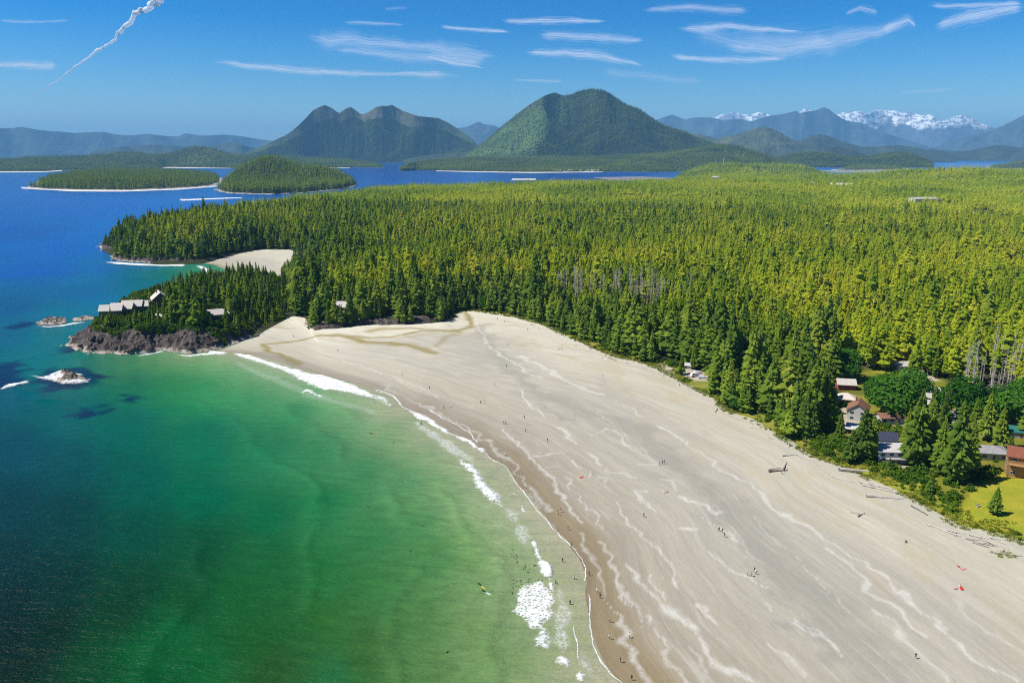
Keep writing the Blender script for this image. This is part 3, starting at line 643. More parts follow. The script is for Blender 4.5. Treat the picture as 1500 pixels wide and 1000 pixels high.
hill_c = mountain('hill.006', [(-140,236),(-60,232),(0,231.5),(20,232),(40,229),(70,228.5),(100,228),(130,227),(160,225),(180,222),(200,222),(220,225),(240,224.5),(258,221),(272,217),(284,214),(292,213.5),(302,214),(314,217),(326,221),(345,225),(380,226.5),(420,228),(450,229.5),(480,231),(510,233),(535,236),(555,240),(566,244)], [(-140,8800),(300,9200),(566,8200)], [(-140,252),(60,251.5),(95,249.5),(150,248.8),(230,247.5),(240,245),(330,246.5),(450,246.8),(520,245.5),(566,246)], col_l, 400, 60, .35, 500, .3, .2, seed=37, drop=10)
hill_f = mountain('hill.007', [(585,246),(592,242),(602,238),(615,235),(640,232),(660,230.5),(700,229),(740,229),(780,228.5),(820,228),(860,227.5),(900,226),(940,224.5),(975,222),(1000,219),(1020,215.5),(1040,211.5),(1055,209.5),(1068,210),(1082,213),(1100,218),(1120,225),(1140,233),(1165,242)], [(585,6200),(650,7200),(1060,7400),(1165,6800)], [(585,248.5),(650,250.5),(760,252.5),(870,252),(980,252),(1100,250),(1165,247)], col_l, 320, 60, .4, 420, .3, .2, seed=38, drop=14)
hill_h = mountain('hill.008', [(590,235),(605,231),(620,228),(640,226),(665,224),(700,222),(730,226)], 10200, 240, flat((.045, .058, .026), .4), 90, 40, .4, 500, .4, .2, seed=39)
# pale beaches and mud flats on the far shores
m, n = mat('far_sand')
b = n('BsdfPrincipled', None, Base_Color=n.mix(n.noise(n.scale(n('NewGeometry').outputs['Position'], (.02, .02, .02)), 1.0, 4), (.50, .45, .37), (.72, .67, .58)), Roughness=.9); n.out(b); FSAND = m
def sandbar(poly, name='far_beach', z=.9, wobble=10, m_=None):
    p = wob(GL(poly), 50, wobble, 44); c = p.mean(0)
    V = [(x, y, z) for x, y in p] + [(x, y, -1.5) for x, y in c + (p - c) * 1.03]
    k = len(p)
    me = pymesh(name, V, [tuple(range(k))] + [(i, k + i, k + (i + 1) % k, (i + 1) % k) for i in range(k)])
    bm = bmesh.new(); bm.from_mesh(me); bmesh.ops.triangulate(bm, faces=bm.faces[:1]); bmesh.ops.recalc_face_normals(bm, faces=bm.faces); bm.to_mesh(me); bm.free()
    put(name, me, m_ or FSAND, kind='structure')
sandbar([(-120,251.6),(60,250.9),(90,249.3),(90,250.6),(60,252.3),(-120,253.2)], wobble=3)
sandbar([(146,248.2),(222,246.4),(222,247.6),(146,249.4)], wobble=3)
sandbar([(222,244.8),(338,245.9),(338,246.7),(222,246.1)], wobble=3)
sandbar([(455,245.8),(512,245),(512,246),(455,247.2)], wobble=3)
sandbar([(640,249.8),(690,250.7),(780,252),(880,251.3),(882,252.2),(780,253.4),(690,252),(640,250.6)], wobble=3)
sandbar([(750,262.2),(785,262.0),(785,263.6),(750,263.8)], wobble=3)
sandbar([(870,260),(940,259),(985,261),(985,264),(900,264.5)], wobble=6, m_=paint('mud_flat', (.24, .22, .21), .6, .2, .02))
sandbar([(1195,249.6),(1240,250.6),(1326,249),(1326,251),(1240,252.4),(1195,250.6)], wobble=4, m_=paint('salt_marsh', (.28, .27, .16), .9, .2, .02))
sandbar([(1445,246.5),(1560,247.5),(1600,252),(1480,250.5),(1440,248.5)], wobble=6, m_=paint('mud_flat', (.24, .22, .21), .6, .2, .02))
sandbar([(40,275),(110,278.6),(180,279.3),(262,276.4),(318,272.2),(318,273.2),(262,277.8),(180,280.6),(110,280.2),(30,276)], wobble=6, z=.7)

# ------------------------------------------------------------------ haze: one closed box of thin air
me = pymesh('haze', *box(-62000, 62000, -1500, 58000, -6, 1900))
m, n = mat('haze_air')
pv = n('VolumePrincipled', None, Color=(.24, .60, 1.0), Density=HAZE_DENSITY, Anisotropy=0.0)
n.out(pv, True)
put('haze', me, m, kind='stuff')

# ------------------------------------------------------------------ foliage
def foliage(name, stops, sat_noise=True, trans=.22, inst=False):
    m, n = mat(name)
    rndv = n('ObjectInfo').outputs['Random']
    isl = n('NewGeometry').outputs['Random Per Island']
    f = n.math('ADD', n.math('MULTIPLY', rndv, .66), n.math('MULTIPLY', isl, .34))
    if inst:
        f = n.math('ADD', n.math('MULTIPLY', f, .5), n.math('MULTIPLY', n.attr('tint', 'INSTANCER', 'Fac'), .5))
    c = n.ramp(f, stops)
    d = n('BsdfDiffuse', None, Color=c, Roughness=.6)
    t = n('BsdfTranslucent', None, Color=n.mix(1.0, c, (1.1, 1.25, .5), 'MULTIPLY'))
    mx = n('MixShader', None, i0=trans); n.set(mx.inputs[1], d); n.set(mx.inputs[2], t)
    n.out(mx); return m
FOL_EDGE = foliage('spruce_foliage', [(0.0, (0.051, 0.100, 0.018)), (.35, (0.128, 0.211, 0.026)), (.65, (0.218, 0.301, 0.031)), (.9, (0.307, 0.358, 0.044)), (1.0, (0.333, 0.320, 0.064))], trans=.34)
FOL_IN = foliage('forest_foliage', [(0.0, (0.070, 0.139, 0.019)), (.25, (0.197, 0.290, 0.021)), (.5, (0.348, 0.418, 0.023)), (.78, (0.499, 0.499, 0.032)), (1.0, (0.464, 0.394, 0.070))], inst=True, trans=.42)
FOL_FAR = foliage('far_foliage', [(0.0, (.06, .10, .024)), (.5, (.15, .20, .036)), (1.0, (.28, .31, .05))], inst=True, trans=.36)
FOL_ISLE = foliage('island_foliage', [(0.0, (0.066, 0.126, 0.019)), (.5, (0.168, 0.240, 0.026)), (1.0, (0.336, 0.348, 0.036))], trans=.34)
FOL_LEAF = foliage('broadleaf_foliage', [(0.0, (.03, .10, .012)), (.5, (.055, .165, .018)), (1.0, (.10, .23, .024))], trans=.36)
FOL_BUSH = foliage('bush_foliage', [(0.0, (.045, .10, .010)), (.4, (.07, .15, .012)), (.75, (.13, .19, .014)), (1.0, (.24, .19, .03))], trans=.3)
FOL_GRASS = foliage('dune_grass', [(0.0, (.10, .16, .014)), (.5, (.20, .24, .02)), (1.0, (.34, .28, .05))], trans=.3)
BARK = paint('bark', (.11, .085, .065), .9, .25, 1.5)
BARK_PALE = paint('pale_bark', (.21, .18, .15), .9, .25, 1.5)
DEADWOOD = paint('dead_wood', (.44, .39, .33), .9, .25, 1.0)

def conifer(seed, whorls, per, rad=.15, z0=.12, slim=1.0, ragged=.35, top=1.0, fine=True, fw=1.0):
    """unit-height crown: drooping ridge-backed fronds in uneven whorls"""
    q = random.Random(seed); V, Fc = [], []
    for k in range(whorls):
        f = k / (whorls - 1); z = z0 + (1 - z0) * (f ** .92) * .965
        prof = (1 - f) ** .72 * (0.55 + .45 * min(1, f / .18)) + .02
        r0 = rad * slim * prof * (1 + ragged * (q.random() - .5) * 1.2)
        nb = max(3, int(round(per * (1 - .45 * f)))); a0 = q.random() * 6.28
        for j in range(nb):
            if q.random() < .10: continue
            a = a0 + 6.283 * j / nb + (q.random() - .5) * .7
            r = r0 * (.55 + ragged * 1.7 * q.random()); w_ = (r * (.30 + .20 * q.random()) + .005) * fw
            zz = z + (q.random() - .5) * .05 * (1 - f * .5)
            up = .10 * r; dr = r * (.22 + .45 * q.random())
            ca, sa = math.cos(a), math.sin(a)
            def pt(rr, ww, h): return (ca * rr - sa * ww, sa * rr + ca * ww, zz + h)
            b = len(V)
            if fine:
                V += [pt(0, 0, up * .5), pt(r * .5, 0, up + .008), pt(r, 0, -dr * .6), pt(r * .30, w_, -dr * .15 - .012), pt(r * .74, w_ * .85, -dr * .55 - .012), pt(r * .30, -w_, -dr * .15 - .012), pt(r * .74, -w_ * .85, -dr * .55 - .012)]
                Fc += [(b, b + 1, b + 3), (b + 1, b + 4, b + 3), (b + 1, b + 2, b + 4), (b, b + 5, b + 1), (b + 1, b + 5, b + 6), (b + 1, b + 6, b + 2)]
            else:
                V += [pt(0, 0, up), pt(r, 0, -dr * .5), pt(r * .5, w_ * 1.25, -dr * .3 - .02), pt(r * .5, -w_ * 1.25, -dr * .3 - .02)]
                Fc += [(b, b + 1, b + 2), (b, b + 3, b + 1)]
    b = len(V); t = .012 * rad / .15
    V += [(t, 0, .9), (-t, t, .9), (-t, -t, .9), (0, 0, top)]; Fc += [(b, b + 1, b + 3), (b + 1, b + 2, b + 3), (b + 2, b, b + 3)]
    return V, Fc
def trunk_mesh(name, r=.012, h=.9, n=6): return pymesh(name, *tube((0, 0, -.02), (0, 0, h), r, r * .2, n))
def leafball(seed, nl, rx, rz, zc, leaf, lobes=7):
    q = random.Random(seed); V, Fc = [], []; L = []
    for i in range(lobes):
        a = 6.28 * i / lobes + q.random(); e = q.random()
        L.append((math.cos(a) * rx * .5 * (1 - .6 * e), math.sin(a) * rx * .5 * (1 - .6 * e), zc + (e - .45) * rz * 1.1, .5 + .18 * q.random()))
    L.append((0, 0, zc, .8))
    for i in range(nl):
        cx, cy_, cz, s = q.choice(L)
        while True:
            d = np.array([q.gauss(0, 1), q.gauss(0, 1), q.gauss(0, 1)]); nn = np.linalg.norm(d)
            if nn > .1: break
        d /= nn; rr = (.72 + .33 * q.random())
        p = np.array([cx + d[0] * rx * s * rr, cy_ + d[1] * rx * s * rr, cz + d[2] * rz * s * rr])
        nrm = d + np.array([q.gauss(0, .45), q.gauss(0, .45), q.gauss(0, .45) + .25]); nrm /= np.linalg.norm(nrm)
        a = np.cross(nrm, (q.random() - .5, q.random() - .5, q.random())); a /= np.linalg.norm(a) + 1e-6; b_ = np.cross(nrm, a)
        l = leaf * (.6 + .8 * q.random()); b = len(V)
        V += [tuple(p + a * l), tuple(p + b_ * l * .7 + nrm * l * .25), tuple(p - a * l), tuple(p - b_ * l * .7 + nrm * l * .1)]
        Fc += [(b, b + 1, b + 2), (b, b + 2, b + 3)]
    return V, Fc
def deadtree(seed, nb=34):
    q = random.Random(seed); parts = [tube((0, 0, -.01), (.01 * q.random(), .01, .55), .011, .007, 6), tube((.005, .005, .54), (.012 * (q.random() - .5), .012, 1.0), .007, .0015, 5)]
    for i in range(nb):
        z = .30 + .66 * q.random(); a = 6.28 * q.random(); l = (.085 - .06 * (z - .3) / .7) * (.4 + q.random()); dz = l * (q.random() * .9 - .55)
        p0 = (0, 0, z); p1 = (math.cos(a) * l, math.sin(a) * l, z + dz)
        parts.append(tube(p0, p1, .0032, .0008, 3))
        p2 = (p1[0] * .6 + (q.random() - .5) * .05, p1[1] * .6 + (q.random() - .5) * .05, z + dz * .6 - .035 * q.random())
        parts.append(tube((p1[0] * .6, p1[1] * .6, z + dz * .6), p2, .002, .0006, 3))
    return join(parts)

def library(name, meshes, mats):
    c = bpy.data.collections.new(name)
    for i, ((V, Fc), extra) in enumerate(meshes):
        nv = len(V)
        if extra is not None:
            V2, F2 = join([(V, Fc), extra]); me = pymesh('%s_%02d' % (name, i), V2, F2)
            me.materials.append(mats[0]); me.materials.append(mats[1])
            me.polygons.foreach_set('material_index', [0] * len(Fc) + [1] * (len(F2) - len(Fc)))
        else:
            me = pymesh('%s_%02d' % (name, i), V, Fc); me.materials.append(mats[0])
        c.objects.link(bpy.data.objects.new('%s_%02d' % (name, i), me))
    return c
def scatter(name, coll, P, scl, rot, idx, tint, **props):
    """one object of countless small plants: an instance of the library at every point"""
    me = bpy.data.meshes.new(name); me.vertices.add(len(P)); me.vertices.foreach_set('co', np.asarray(P, np.float32).ravel())
    vattr(me, 'scl', scl); fattr(me, 'tint', tint)
    vattr(me, 'rot', np.stack([rng.normal(0, .03, len(P)), rng.normal(0, .03, len(P)), rot], 1))
    me.attributes.new('pick', 'INT', 'POINT').data.foreach_set('value', np.asarray(idx, np.int32))
    o = put(name, me, None, **props)
    g = bpy.data.node_groups.new(name, 'GeometryNodeTree')
    g.interface.new_socket('Geometry', in_out='INPUT', socket_type='NodeSocketGeometry'); g.interface.new_socket('Geometry', in_out='OUTPUT', socket_type='NodeSocketGeometry')
    N = g.nodes.new; gi, go = N('NodeGroupInput'), N('NodeGroupOutput')
    ip, ci, mp = N('GeometryNodeInstanceOnPoints'), N('GeometryNodeCollectionInfo'), N('GeometryNodeMeshToPoints')
    ci.inputs['Collection'].default_value = coll; ci.inputs['Separate Children'].default_value = True; ci.inputs['Reset Children'].default_value = True
    def na(nm, t):
        a = N('GeometryNodeInputNamedAttribute'); a.data_type = t; a.inputs['Name'].default_value = nm; return a.outputs['Attribute']
    L = g.links.new
    L(gi.outputs[0], mp.inputs[0]); L(mp.outputs[0], ip.inputs['Points']); L(ci.outputs[0], ip.inputs['Instance'])
    ip.inputs['Pick Instance'].default_value = True
    L(na('pick', 'INT'), ip.inputs['Instance Index']); L(na('rot', 'FLOAT_VECTOR'), ip.inputs['Rotation']); L(na('scl', 'FLOAT_VECTOR'), ip.inputs['Scale'])
    L(ip.outputs[0], go.inputs[0])
    md = o.modifiers.new('scatter', 'NODES'); md.node_group = g
    return o

LIB_EDGE = library('edge_conifer', [(conifer(s, 20, 9, .14 + .012 * (s % 4), .08 + .04 * (s % 3), 1, .45, fw=.8), tube((0, 0, -.03), (0, 0, .8), .012, .004, 5)) for s in range(100, 106)], (FOL_EDGE, BARK_PALE))
LIB_IN = library('inner_conifer', [(conifer(s, 17, 10, .145 + .024 * (s % 5), .12 + .05 * (s % 4), 1, .4 + .05 * (s % 3), fw=.68), tube((0, 0, -.03), (0, 0, .7), .011, .005, 4)) for s in range(120, 130)], (FOL_IN, BARK_PALE))
LIB_MID = library('mid_conifer', [(conifer(s, 8, 7, .20 + .03 * (s % 4), .15, 1, .45, fine=False), None) for s in range(140, 146)], (FOL_IN, BARK))
LIB_FAR = library('far_conifer', [(conifer(s, 6, 5, .26, .12, 1, .4, fine=False), None) for s in range(160, 164)], (FOL_FAR, BARK))
LIB_ISLE = library('isle_conifer', [(conifer(s, 9, 6, .20, .12, 1, .45, fine=False), None) for s in range(170, 175)], (FOL_ISLE, BARK))
LIB_BUSH = library('bush', [(leafball(s, 150, 1, .75, .5, .2, 6), None) for s in range(180, 184)], (FOL_BUSH, BARK))
def tuft(seed):
    q = random.Random(seed); V, Fc = [], []
    for i in range(26):
        a = 6.28 * q.random(); r = .55 * q.random(); x, y = math.cos(a) * r, math.sin(a) * r; b = len(V); l = .35 + .3 * q.random(); t = q.random() * 6.28
        V += [(x + .07 * math.cos(t), y + .07 * math.sin(t), -.05), (x - .07 * math.cos(t), y - .07 * math.sin(t), -.05), (x * 1.7 + .1 * math.cos(a), y * 1.7, l)]; Fc.append((b, b + 1, b + 2))
    return V, Fc
LIB_TUFT = library('tuft', [(tuft(s), None) for s in range(190, 193)], (FOL_GRASS, BARK))

# ------------------------------------------------------------------ where trees grow
CLEAR = GL([(1172,650),(1190,636),(1204,600),(1220,562),(1295,552),(1345,556),(1385,562),(1440,575),(1520,590),(1640,640),(1640,840),(1500,790),(1400,768),(1290,706),(1230,680)], 5)
GAPS = [GL(p, 5) for p in ([(1304,552),(1308,534),(1334,532),(1342,552)], [(955,520),(985,525),(1050,552),(1055,566),(1010,560),(985,548),(960,536)], [(1026,522),(1048,520),(1046,532),(1030,534)], [(1070,568),(1096,566),(1092,580),(1076,580)])]
HL_GAPS = [GL(p, 11) for p in ([(150,470),(158,448),(215,436),(222,452),(216,472),(190,480)], [(222,452),(226,436),(250,432),(254,460),(240,474)], [(298,470),(304,452),(334,446),(338,462),(318,482)], [(480,460),(480,444),(520,444),(522,460)])]
def jitter(r0, r1, step, a0=-35, a1=41):
    xs = np.arange(-r1 * .62, r1 * .72, step); ys = np.arange(max(150, r0 * .7), r1, step)
    XX, YY = np.meshgrid(xs, ys); x, y = XX.ravel(), YY.ravel()
    x = x + rng.uniform(-.48, .48, len(x)) * step; y = y + rng.uniform(-.48, .48, len(y)) * step
    r = np.hypot(x, y); a = np.degrees(np.arctan2(x, y))
    k = (r >= r0) & (r < r1) & (a > a0) & (a < a1)
    return x[k], y[k]
near_pts = []      # (x, y, z, height, width, kind)
def forest_band(r0, r1, step):
    x, y = jitter(r0, r1, step)
    P = np.stack([x, y], 1); d = sdist(P, Fw)
    dh = sdist(P, HL)
    k = ((d > 3) | (sdist(P, HEAD2) > 5)) & (dh < -2)
    k &= sdist(P, CLEAR) < 0
    for g in GAPS: k &= sdist(P, g) < 0
    for g in HL_GAPS: k &= sdist(P, g) < 0
    k &= sdist(P, OUTCROP) + (vn(x / 25, y / 25, 3) - .5) * 90 < 0
    x, y, d = x[k], y[k], d[k]
    return x, y, d, np.maximum(zland(x, y, d), 4.0)
dead_zone = [GL([(796,440),(850,434),(940,440),(1010,452),(1004,466),(900,456),(806,450)], 8), GL([(1395,566),(1440,546),(1520,552),(1600,570),(1560,592),(1480,600),(1420,594)], 6)]
B = []
for r0, r1, st in ((200, 1000, 5.4), (1000, 1700, 6.4)):
    x, y, d, z = forest_band(r0, r1, st)
    gap = fbm(x / 34, y / 34, 3, 201)
    k = gap > .27
    for q in dead_zone: k &= ~((sdist(np.stack([x, y], 1), q) > 0) & (rng.random(len(x)) < .88))
    B.append(np.stack([x, y, z, d], 1)[k])
B = np.concatenate(B)
x, y, z, d = B.T
edge = 1 - sst(12, 95, d + (fbm(x / 60, y / 60, 2, 203) - .5) * 70)
h = (13 + 14 * rng.random(len(x)) ** 1.4) * (.72 + .55 * fbm(x / 45, y / 45, 3, 205)) * (1 + .32 * edge) * (.62 + .38 * sst(3, 16, d))
LOW = GL([(318,452),(320,410),(400,398),(500,384),(540,402),(500,428),(400,452)], 5); h = h * (1 - .2 * sst(-25, 15, sdist(np.stack([x, y], 1), LOW)))
emer = rng.random(len(x)) < .12; h = np.where(emer, h * 1.35, h * (.8 + .3 * fbm(x / 20, y / 20, 2, 209)))
wd = (.85 + .65 * rng.random(len(x))) * (1 + .15 * edge) * np.where(emer, .8, 1)
tint = np.clip(.5 + (fbm(x / 120, y / 120, 3, 207) - .5) * 1.5 + rng.normal(0, .2, len(x)) - .40 * edge + .06, 0, 1)
is_edge = rng.random(len(x)) < edge * 1.1
# headland trees: tall and slim
hx, hy = jitter(430, 900, 5.7, -35, -10)
P = np.stack([hx, hy], 1); dh = sdist(P, HL)
sF = sdist(P, Fw); pxe = 750 + FPX * hx / (hy * CP + 120 * SP); k = (dh > 20 - 13 * sst(290, 330, pxe)) | ((dh > -2) & (sF > 2))
for g in HL_GAPS: k &= sdist(P, g) < 0
hx, hy, dh = hx[k], hy[k], dh[k]; hz = zhead(hx, hy, dh)
pxh = 750 + FPX * hx / (hy * CP + (CAM_H - hz) * SP)
tall = sst(222, 262, pxh)
pyh = 500 - FPX * ((hz - CAM_H) * CP + hy * SP) / (hy * CP + (CAM_H - hz) * SP)
hh = (7 + 8 * rng.random(len(hx))) * (1 - tall) + tall * (11 + 18 * rng.random(len(hx)) ** 1.2); hh *= .62 + .38 * sst(420, 478, pyh); hh *= .6 + .4 * sst(17, 30, dh)
allx, ally, allz = np.concatenate([x, hx]), np.concatenate([y, hy]), np.concatenate([z, hz])
allh = np.concatenate([h, hh]); allw = np.concatenate([wd, .85 + .45 * rng.random(len(hx))])
allt = np.concatenate([tint, .45 + .3 * rng.random(len(hx))]); alle = np.concatenate([is_edge, np.ones(len(hx), bool)])
dep = (CAM_H - allz) / np.hypot(allx, ally)
pxa = 750 + FPX * allx / (ally * CP + (CAM_H - allz) * SP)
size = allh / np.hypot(allx, ally)
size = np.where((pxa > -10) & (pxa < 1510), size, 0)
front = np.concatenate([d, dh - 14]) < 26
order = np.argsort(-(size * np.where(front, 1.6, 1.0)))
N_HAND = 35
single = np.zeros(len(allx), bool); single[order[:300 - N_HAND]] = True
rest = ~single
for sel, lib, nm in ((rest & alle, LIB_EDGE, 'forest'), (rest & ~alle, LIB_IN, 'forest.001')):
    k = np.where(sel)[0]; N = len(k)
    scatter(nm, lib, np.stack([allx[k], ally[k], allz[k]], 1), np.stack([allh[k] * allw[k], allh[k] * allw[k], allh[k]], 1), rng.uniform(0, 6.28, N), rng.integers(0, len(lib.objects), N), allt[k], kind='stuff')
# farther forest
B = []
for r0, r1, st, hs in ((1700, 2800, 7.6, .92), (2800, 4400, 11.0, 1.12), (4400, 8500, 16.0, 1.3)):
    x, y, d, z = forest_band(r0, r1, st)
    B.append(np.stack([x, y, z, d, np.full(len(x), hs)], 1))
x, y, z, d, hs = np.concatenate(B).T
k = fbm(x / 40, y / 40, 3, 201) > .2
x, y, z, d, hs = x[k], y[k], z[k], d[k], hs[k]
h = (14 + 15 * rng.random(len(x)) ** 1.5) * (.6 + .8 * fbm(x / 70, y / 70, 3, 205)) * (.9 + .1 * hs); wd = (.85 + .5 * rng.random(len(x))) * hs
tint = np.clip(.56 + (fbm(x / 160, y / 160, 3, 207) - .5) * 1.5 + rng.normal(0, .14, len(x)) - .35 * sst(3200, 5200, np.hypot(x, y)), 0, 1)
scatter('forest.002', LIB_MID, np.stack([x, y, z], 1), np.stack([h * wd, h * wd, h], 1), rng.uniform(0, 6.28, len(x)), rng.integers(0, 6, len(x)), tint, kind='stuff')
# islands
for i, (poly, zf, st, hb, r0, r1) in enumerate(((ISLA, zia, 13.0, 24, 2200, 7000), (ISLB, zib, 11.5, 30, 2000, 4500))):
    x, y = jitter(r0, r1, st, -36, -5); d = sdist(np.stack([x, y], 1), poly); k = d > (18 if i == 0 else 11)
    x, y, d = x[k], y[k], d[k]; N = len(x); h = hb * (.6 + .65 * rng.random(N)); wd = .9 + .5 * rng.random(N)
    scatter('island_forest' + ('.001' if i else ''), LIB_ISLE, np.stack([x, y, zf(x, y, d)], 1), np.stack([h * wd, h * wd, h], 1), rng.uniform(0, 6.28, N), rng.integers(0, 5, N), rng.random(N), kind='stuff')
for i, (poly, hh_) in enumerate(((ISLC, 50), (ISLD, 12))):
    lo, hi = poly.min(0), poly.max(0); N0 = 9000 if i == 0 else 2500
    p = np.stack([rng.uniform(lo[0], hi[0], N0), rng.uniform(lo[1], hi[1], N0)], 1); d = sdist(p, poly); p, d = p[d > 35], d[d > 35]; N = len(p)
    z = 2 + (55 * sst(20, 400, d) if i == 0 else 12 * sst(20, 200, d)); h = 20 * (.7 + .6 * rng.random(N))
    scatter('island_forest.%03d' % (i + 2), LIB_FAR, np.column_stack([p, z]), np.stack([h * 1.1, h * 1.1, h], 1), rng.uniform(0, 6.28, N), rng.integers(0, 4, N), .3 + .4 * rng.random(N), kind='stuff')
# tree cover of the nearer hills
def cover(name, hill, N, hb, lo=0.06, wid_=1.0, seed=0, vmax=1.05, filt=None):
    xx, yy, zz, vv = hill; nu, nv = xx.shape
    ai = rng.uniform(0, nu - 1.01, N * 2); aj = rng.uniform(0, nv - 1.01, N * 2)
    i, j = ai.astype(int), aj.astype(int); fu, fv = ai - i, aj - j
    def lerp(a): return (a[i, j] * (1 - fu) + a[i + 1, j] * fu) * (1 - fv) + (a[i, j + 1] * (1 - fu) + a[i + 1, j + 1] * fu) * fv
    X, Y, Z, V = lerp(xx), lerp(yy), lerp(zz), lerp(vv)
    k = (V > lo) & (V < vmax) & (Z > 2.5)
    if filt is not None: k &= filt(X, Y, V)
    X, Y, Z = X[k][:N], Y[k][:N], Z[k][:N]; M = len(X)
    h = hb * (.6 + .7 * rng.random(M))
    scatter(name, LIB_FAR, np.stack([X, Y, Z - 1], 1), np.stack([h * wid_, h * wid_, h], 1), rng.uniform(0, 6.28, M), rng.integers(0, 4, M), np.clip(.5 + (fbm(X / 300, Y / 300, 3, 5) - .5) * 1.4, 0, 1), kind='stuff')
cover('hill_forest.003', hill_e, 60000, 24, .02, 1.2, filt=lambda X, Y, V: ((750 + FPX * X / (Y * CP + 100 * SP)) > 786 + 55 * V + rng.normal(0, 10, len(X))) | (rng.random(len(X)) < .045))
cover('hill_forest.004', hill_d, 55000, 24, .02, 1.3, vmax=.85)
cover('hill_forest', hill_f, 36000, 22, .03, 1.15)
cover('hill_forest.001', hill_c, 30000, 22, .03, 1.3)
cover('hill_forest.002', hill_g, 14000, 20, .03, 1.3)
# ------------------------------------------------------------------ single trees
def part(name, me, parent): 
    o = bpy.data.objects.new(name, me); COL.objects.link(o); o.parent = parent; return o
CROWNS, CROWNS_IN, TRUNKS = [], [], []
for s in range(8):
    V, Fc = conifer(300 + s, 30, 12, .135 + .012 * (s % 4), .07 + .05 * (s % 3), 1, .45 + .06 * (s % 3), fw=.62)
    me = pymesh('crown', V, Fc); me.materials.append(FOL_EDGE); CROWNS.append(me)
HERO = []
for s in range(5):
    V, Fc = conifer(360 + s, 46, 17, .150 + .01 * (s % 3), .05 + .03 * (s % 3), 1, .42, fw=.40)
    me = pymesh('crown', V, Fc); me.materials.append(FOL_EDGE); HERO.append(me)
SLIM = []
for s in range(6):
    V, Fc = conifer(330 + s, 24, 9, .165, .22 + .06 * (s % 3), 1, .75, fw=.7)
    me = pymesh('crown', V, Fc); me.materials.append(FOL_EDGE); SLIM.append(me)
tm = trunk_mesh('trunk', .013, .93); tm.materials.append(BARK_PALE)
ZONES = ((440, 'above the rocks at the headland end of the beach'), (560, 'above the rock ledge, near the cedar house'), (680, 'above the rock ledge, before the stream mouth'), (800, 'just right of the stream mouth'), (900, 'behind the far pale part of the beach'), (1000, 'left of the parked vans'), (1100, 'round the parked vans and the blue tent'), (9999, 'between the blue tent and the beach houses'))
def zone_label(px):
    for lim, w_ in ZONES:
        if px < lim: return 'conifer in the front forest rows ' + w_, 'conifers ' + w_
def conifer_tree(x, y, z, h, wd, label, group=None, slim=False, rz=None, hero=False):
    lib = HERO if hero else (SLIM if slim else CROWNS)
    r = empty('conifer_tree', (x, y, z), rnd.uniform(0, 6.28) if rz is None else rz)
    r['label'] = label; r['category'] = 'tree'
    if group: r['group'] = group
    r.scale = (h * wd, h * wd, h)
    part('trunk', tm, r); part('crown', rnd.choice(lib), r)
    return r
for i in np.where(single)[0]:
    hd = i >= len(d) if False else (pxa[i] < 420 and alle[i] and allh[i] / max(allw[i], .1) > 0 and sdist(np.array([[allx[i], ally[i]]]), HL)[0] > 0)
    if hd:
        conifer_tree(allx[i], ally[i], allz[i], allh[i], allw[i], 'tall slim conifer standing in the dense grove on the rocky headland', 'conifers on the rocky headland', True)
    else:
        conifer_tree(allx[i], ally[i], allz[i], allh[i], allw[i], *zone_label(pxa[i]))
def zl1(px, py):
    z = 5.0
    for _ in range(3):
        x, y = G(px, py, z); z = float(zland(float(x), float(y))[0])
    return float(x), float(y), z
HAND = [(1206,630,36,1.05,'tallest broad conifer at the left edge of the beach houses'),(1190,642,20,.95,'mid-height conifer in front of the tallest broad spruce by the beach'),(1230,642,13,1.15,'small conifer between the tallest spruce and the red-brown roofed house'),
 (1262,674,24,1.25,'dark conifer on the beach edge in front of the red-brown roofed house'),(1246,676,15,1.6,'wide bushy young spruce at the edge of the sand below the red-brown roof'),(1276,668,19,1.0,'slim dark conifer beside the dark blue roof'),
 (1340,682,34,1.2,'huge spruce just right of the flat-roofed white beach house'),(1358,676,29,1.05,'big conifer second from the flat-roofed white house'),(1326,664,21,.95,'conifer rising behind the flat-roofed white house'),(1398,706,35,1.2,'huge spruce left of the lawn, nearest the beach'),
 (1418,694,24,1.15,'conifer at the upper left corner of the lawn'),(1376,694,25,1.15,'conifer between the two huge spruces near the lawn'),(1380,646,25,1.0,'conifer behind the huge spruces beside the parking ground'),(1364,630,22,1.0,'conifer in front of the long grey shed roof'),
 (1444,644,23,1.1,'dark conifer behind the grey hipped roof by the lawn'),(1464,656,20,1.2,'dark conifer between the grey hipped roof and the teal roof'),(1426,634,18,.95,'slim conifer on the sandy parking ground'),(1457,753,11,1.3,'lone small spruce standing on the yellow green lawn'),
 (1478,668,10,1.5,'round golden green shrub-like conifer beside the log lodge'),(1222,606,12,1.1,'conifer left of the beige hipped roof'),(1206,598,20,.95,'conifer behind the tallest broad spruce'),(1296,604,14,1.1,'short conifer in front of the big round broadleaf tree'),(1350,610,13,1.1,'short conifer below the long grey shed'),(1505,640,22,1.1,'conifer behind the log lodge at the right edge'),
 (1362,722,7,1.7,'small dark shrubby spruce at the edge of the sand left of the lawn'),(1302,690,6,1.6,'young spruce in front of the flat-roofed white house'),(998,549,13,1.0,'young conifer in front of the white cabin by the parked vans'),(1016,541,17,.9,'conifer behind the parked white van'),(1172,628,26,1.0,'conifer left of the tallest broad spruce, above the dune grass')]
for px, py, h, wd, lb in HAND:
    x, y, z = zl1(px, py); conifer_tree(x, y, z, h, wd, lb, hero=True)
lone = 3
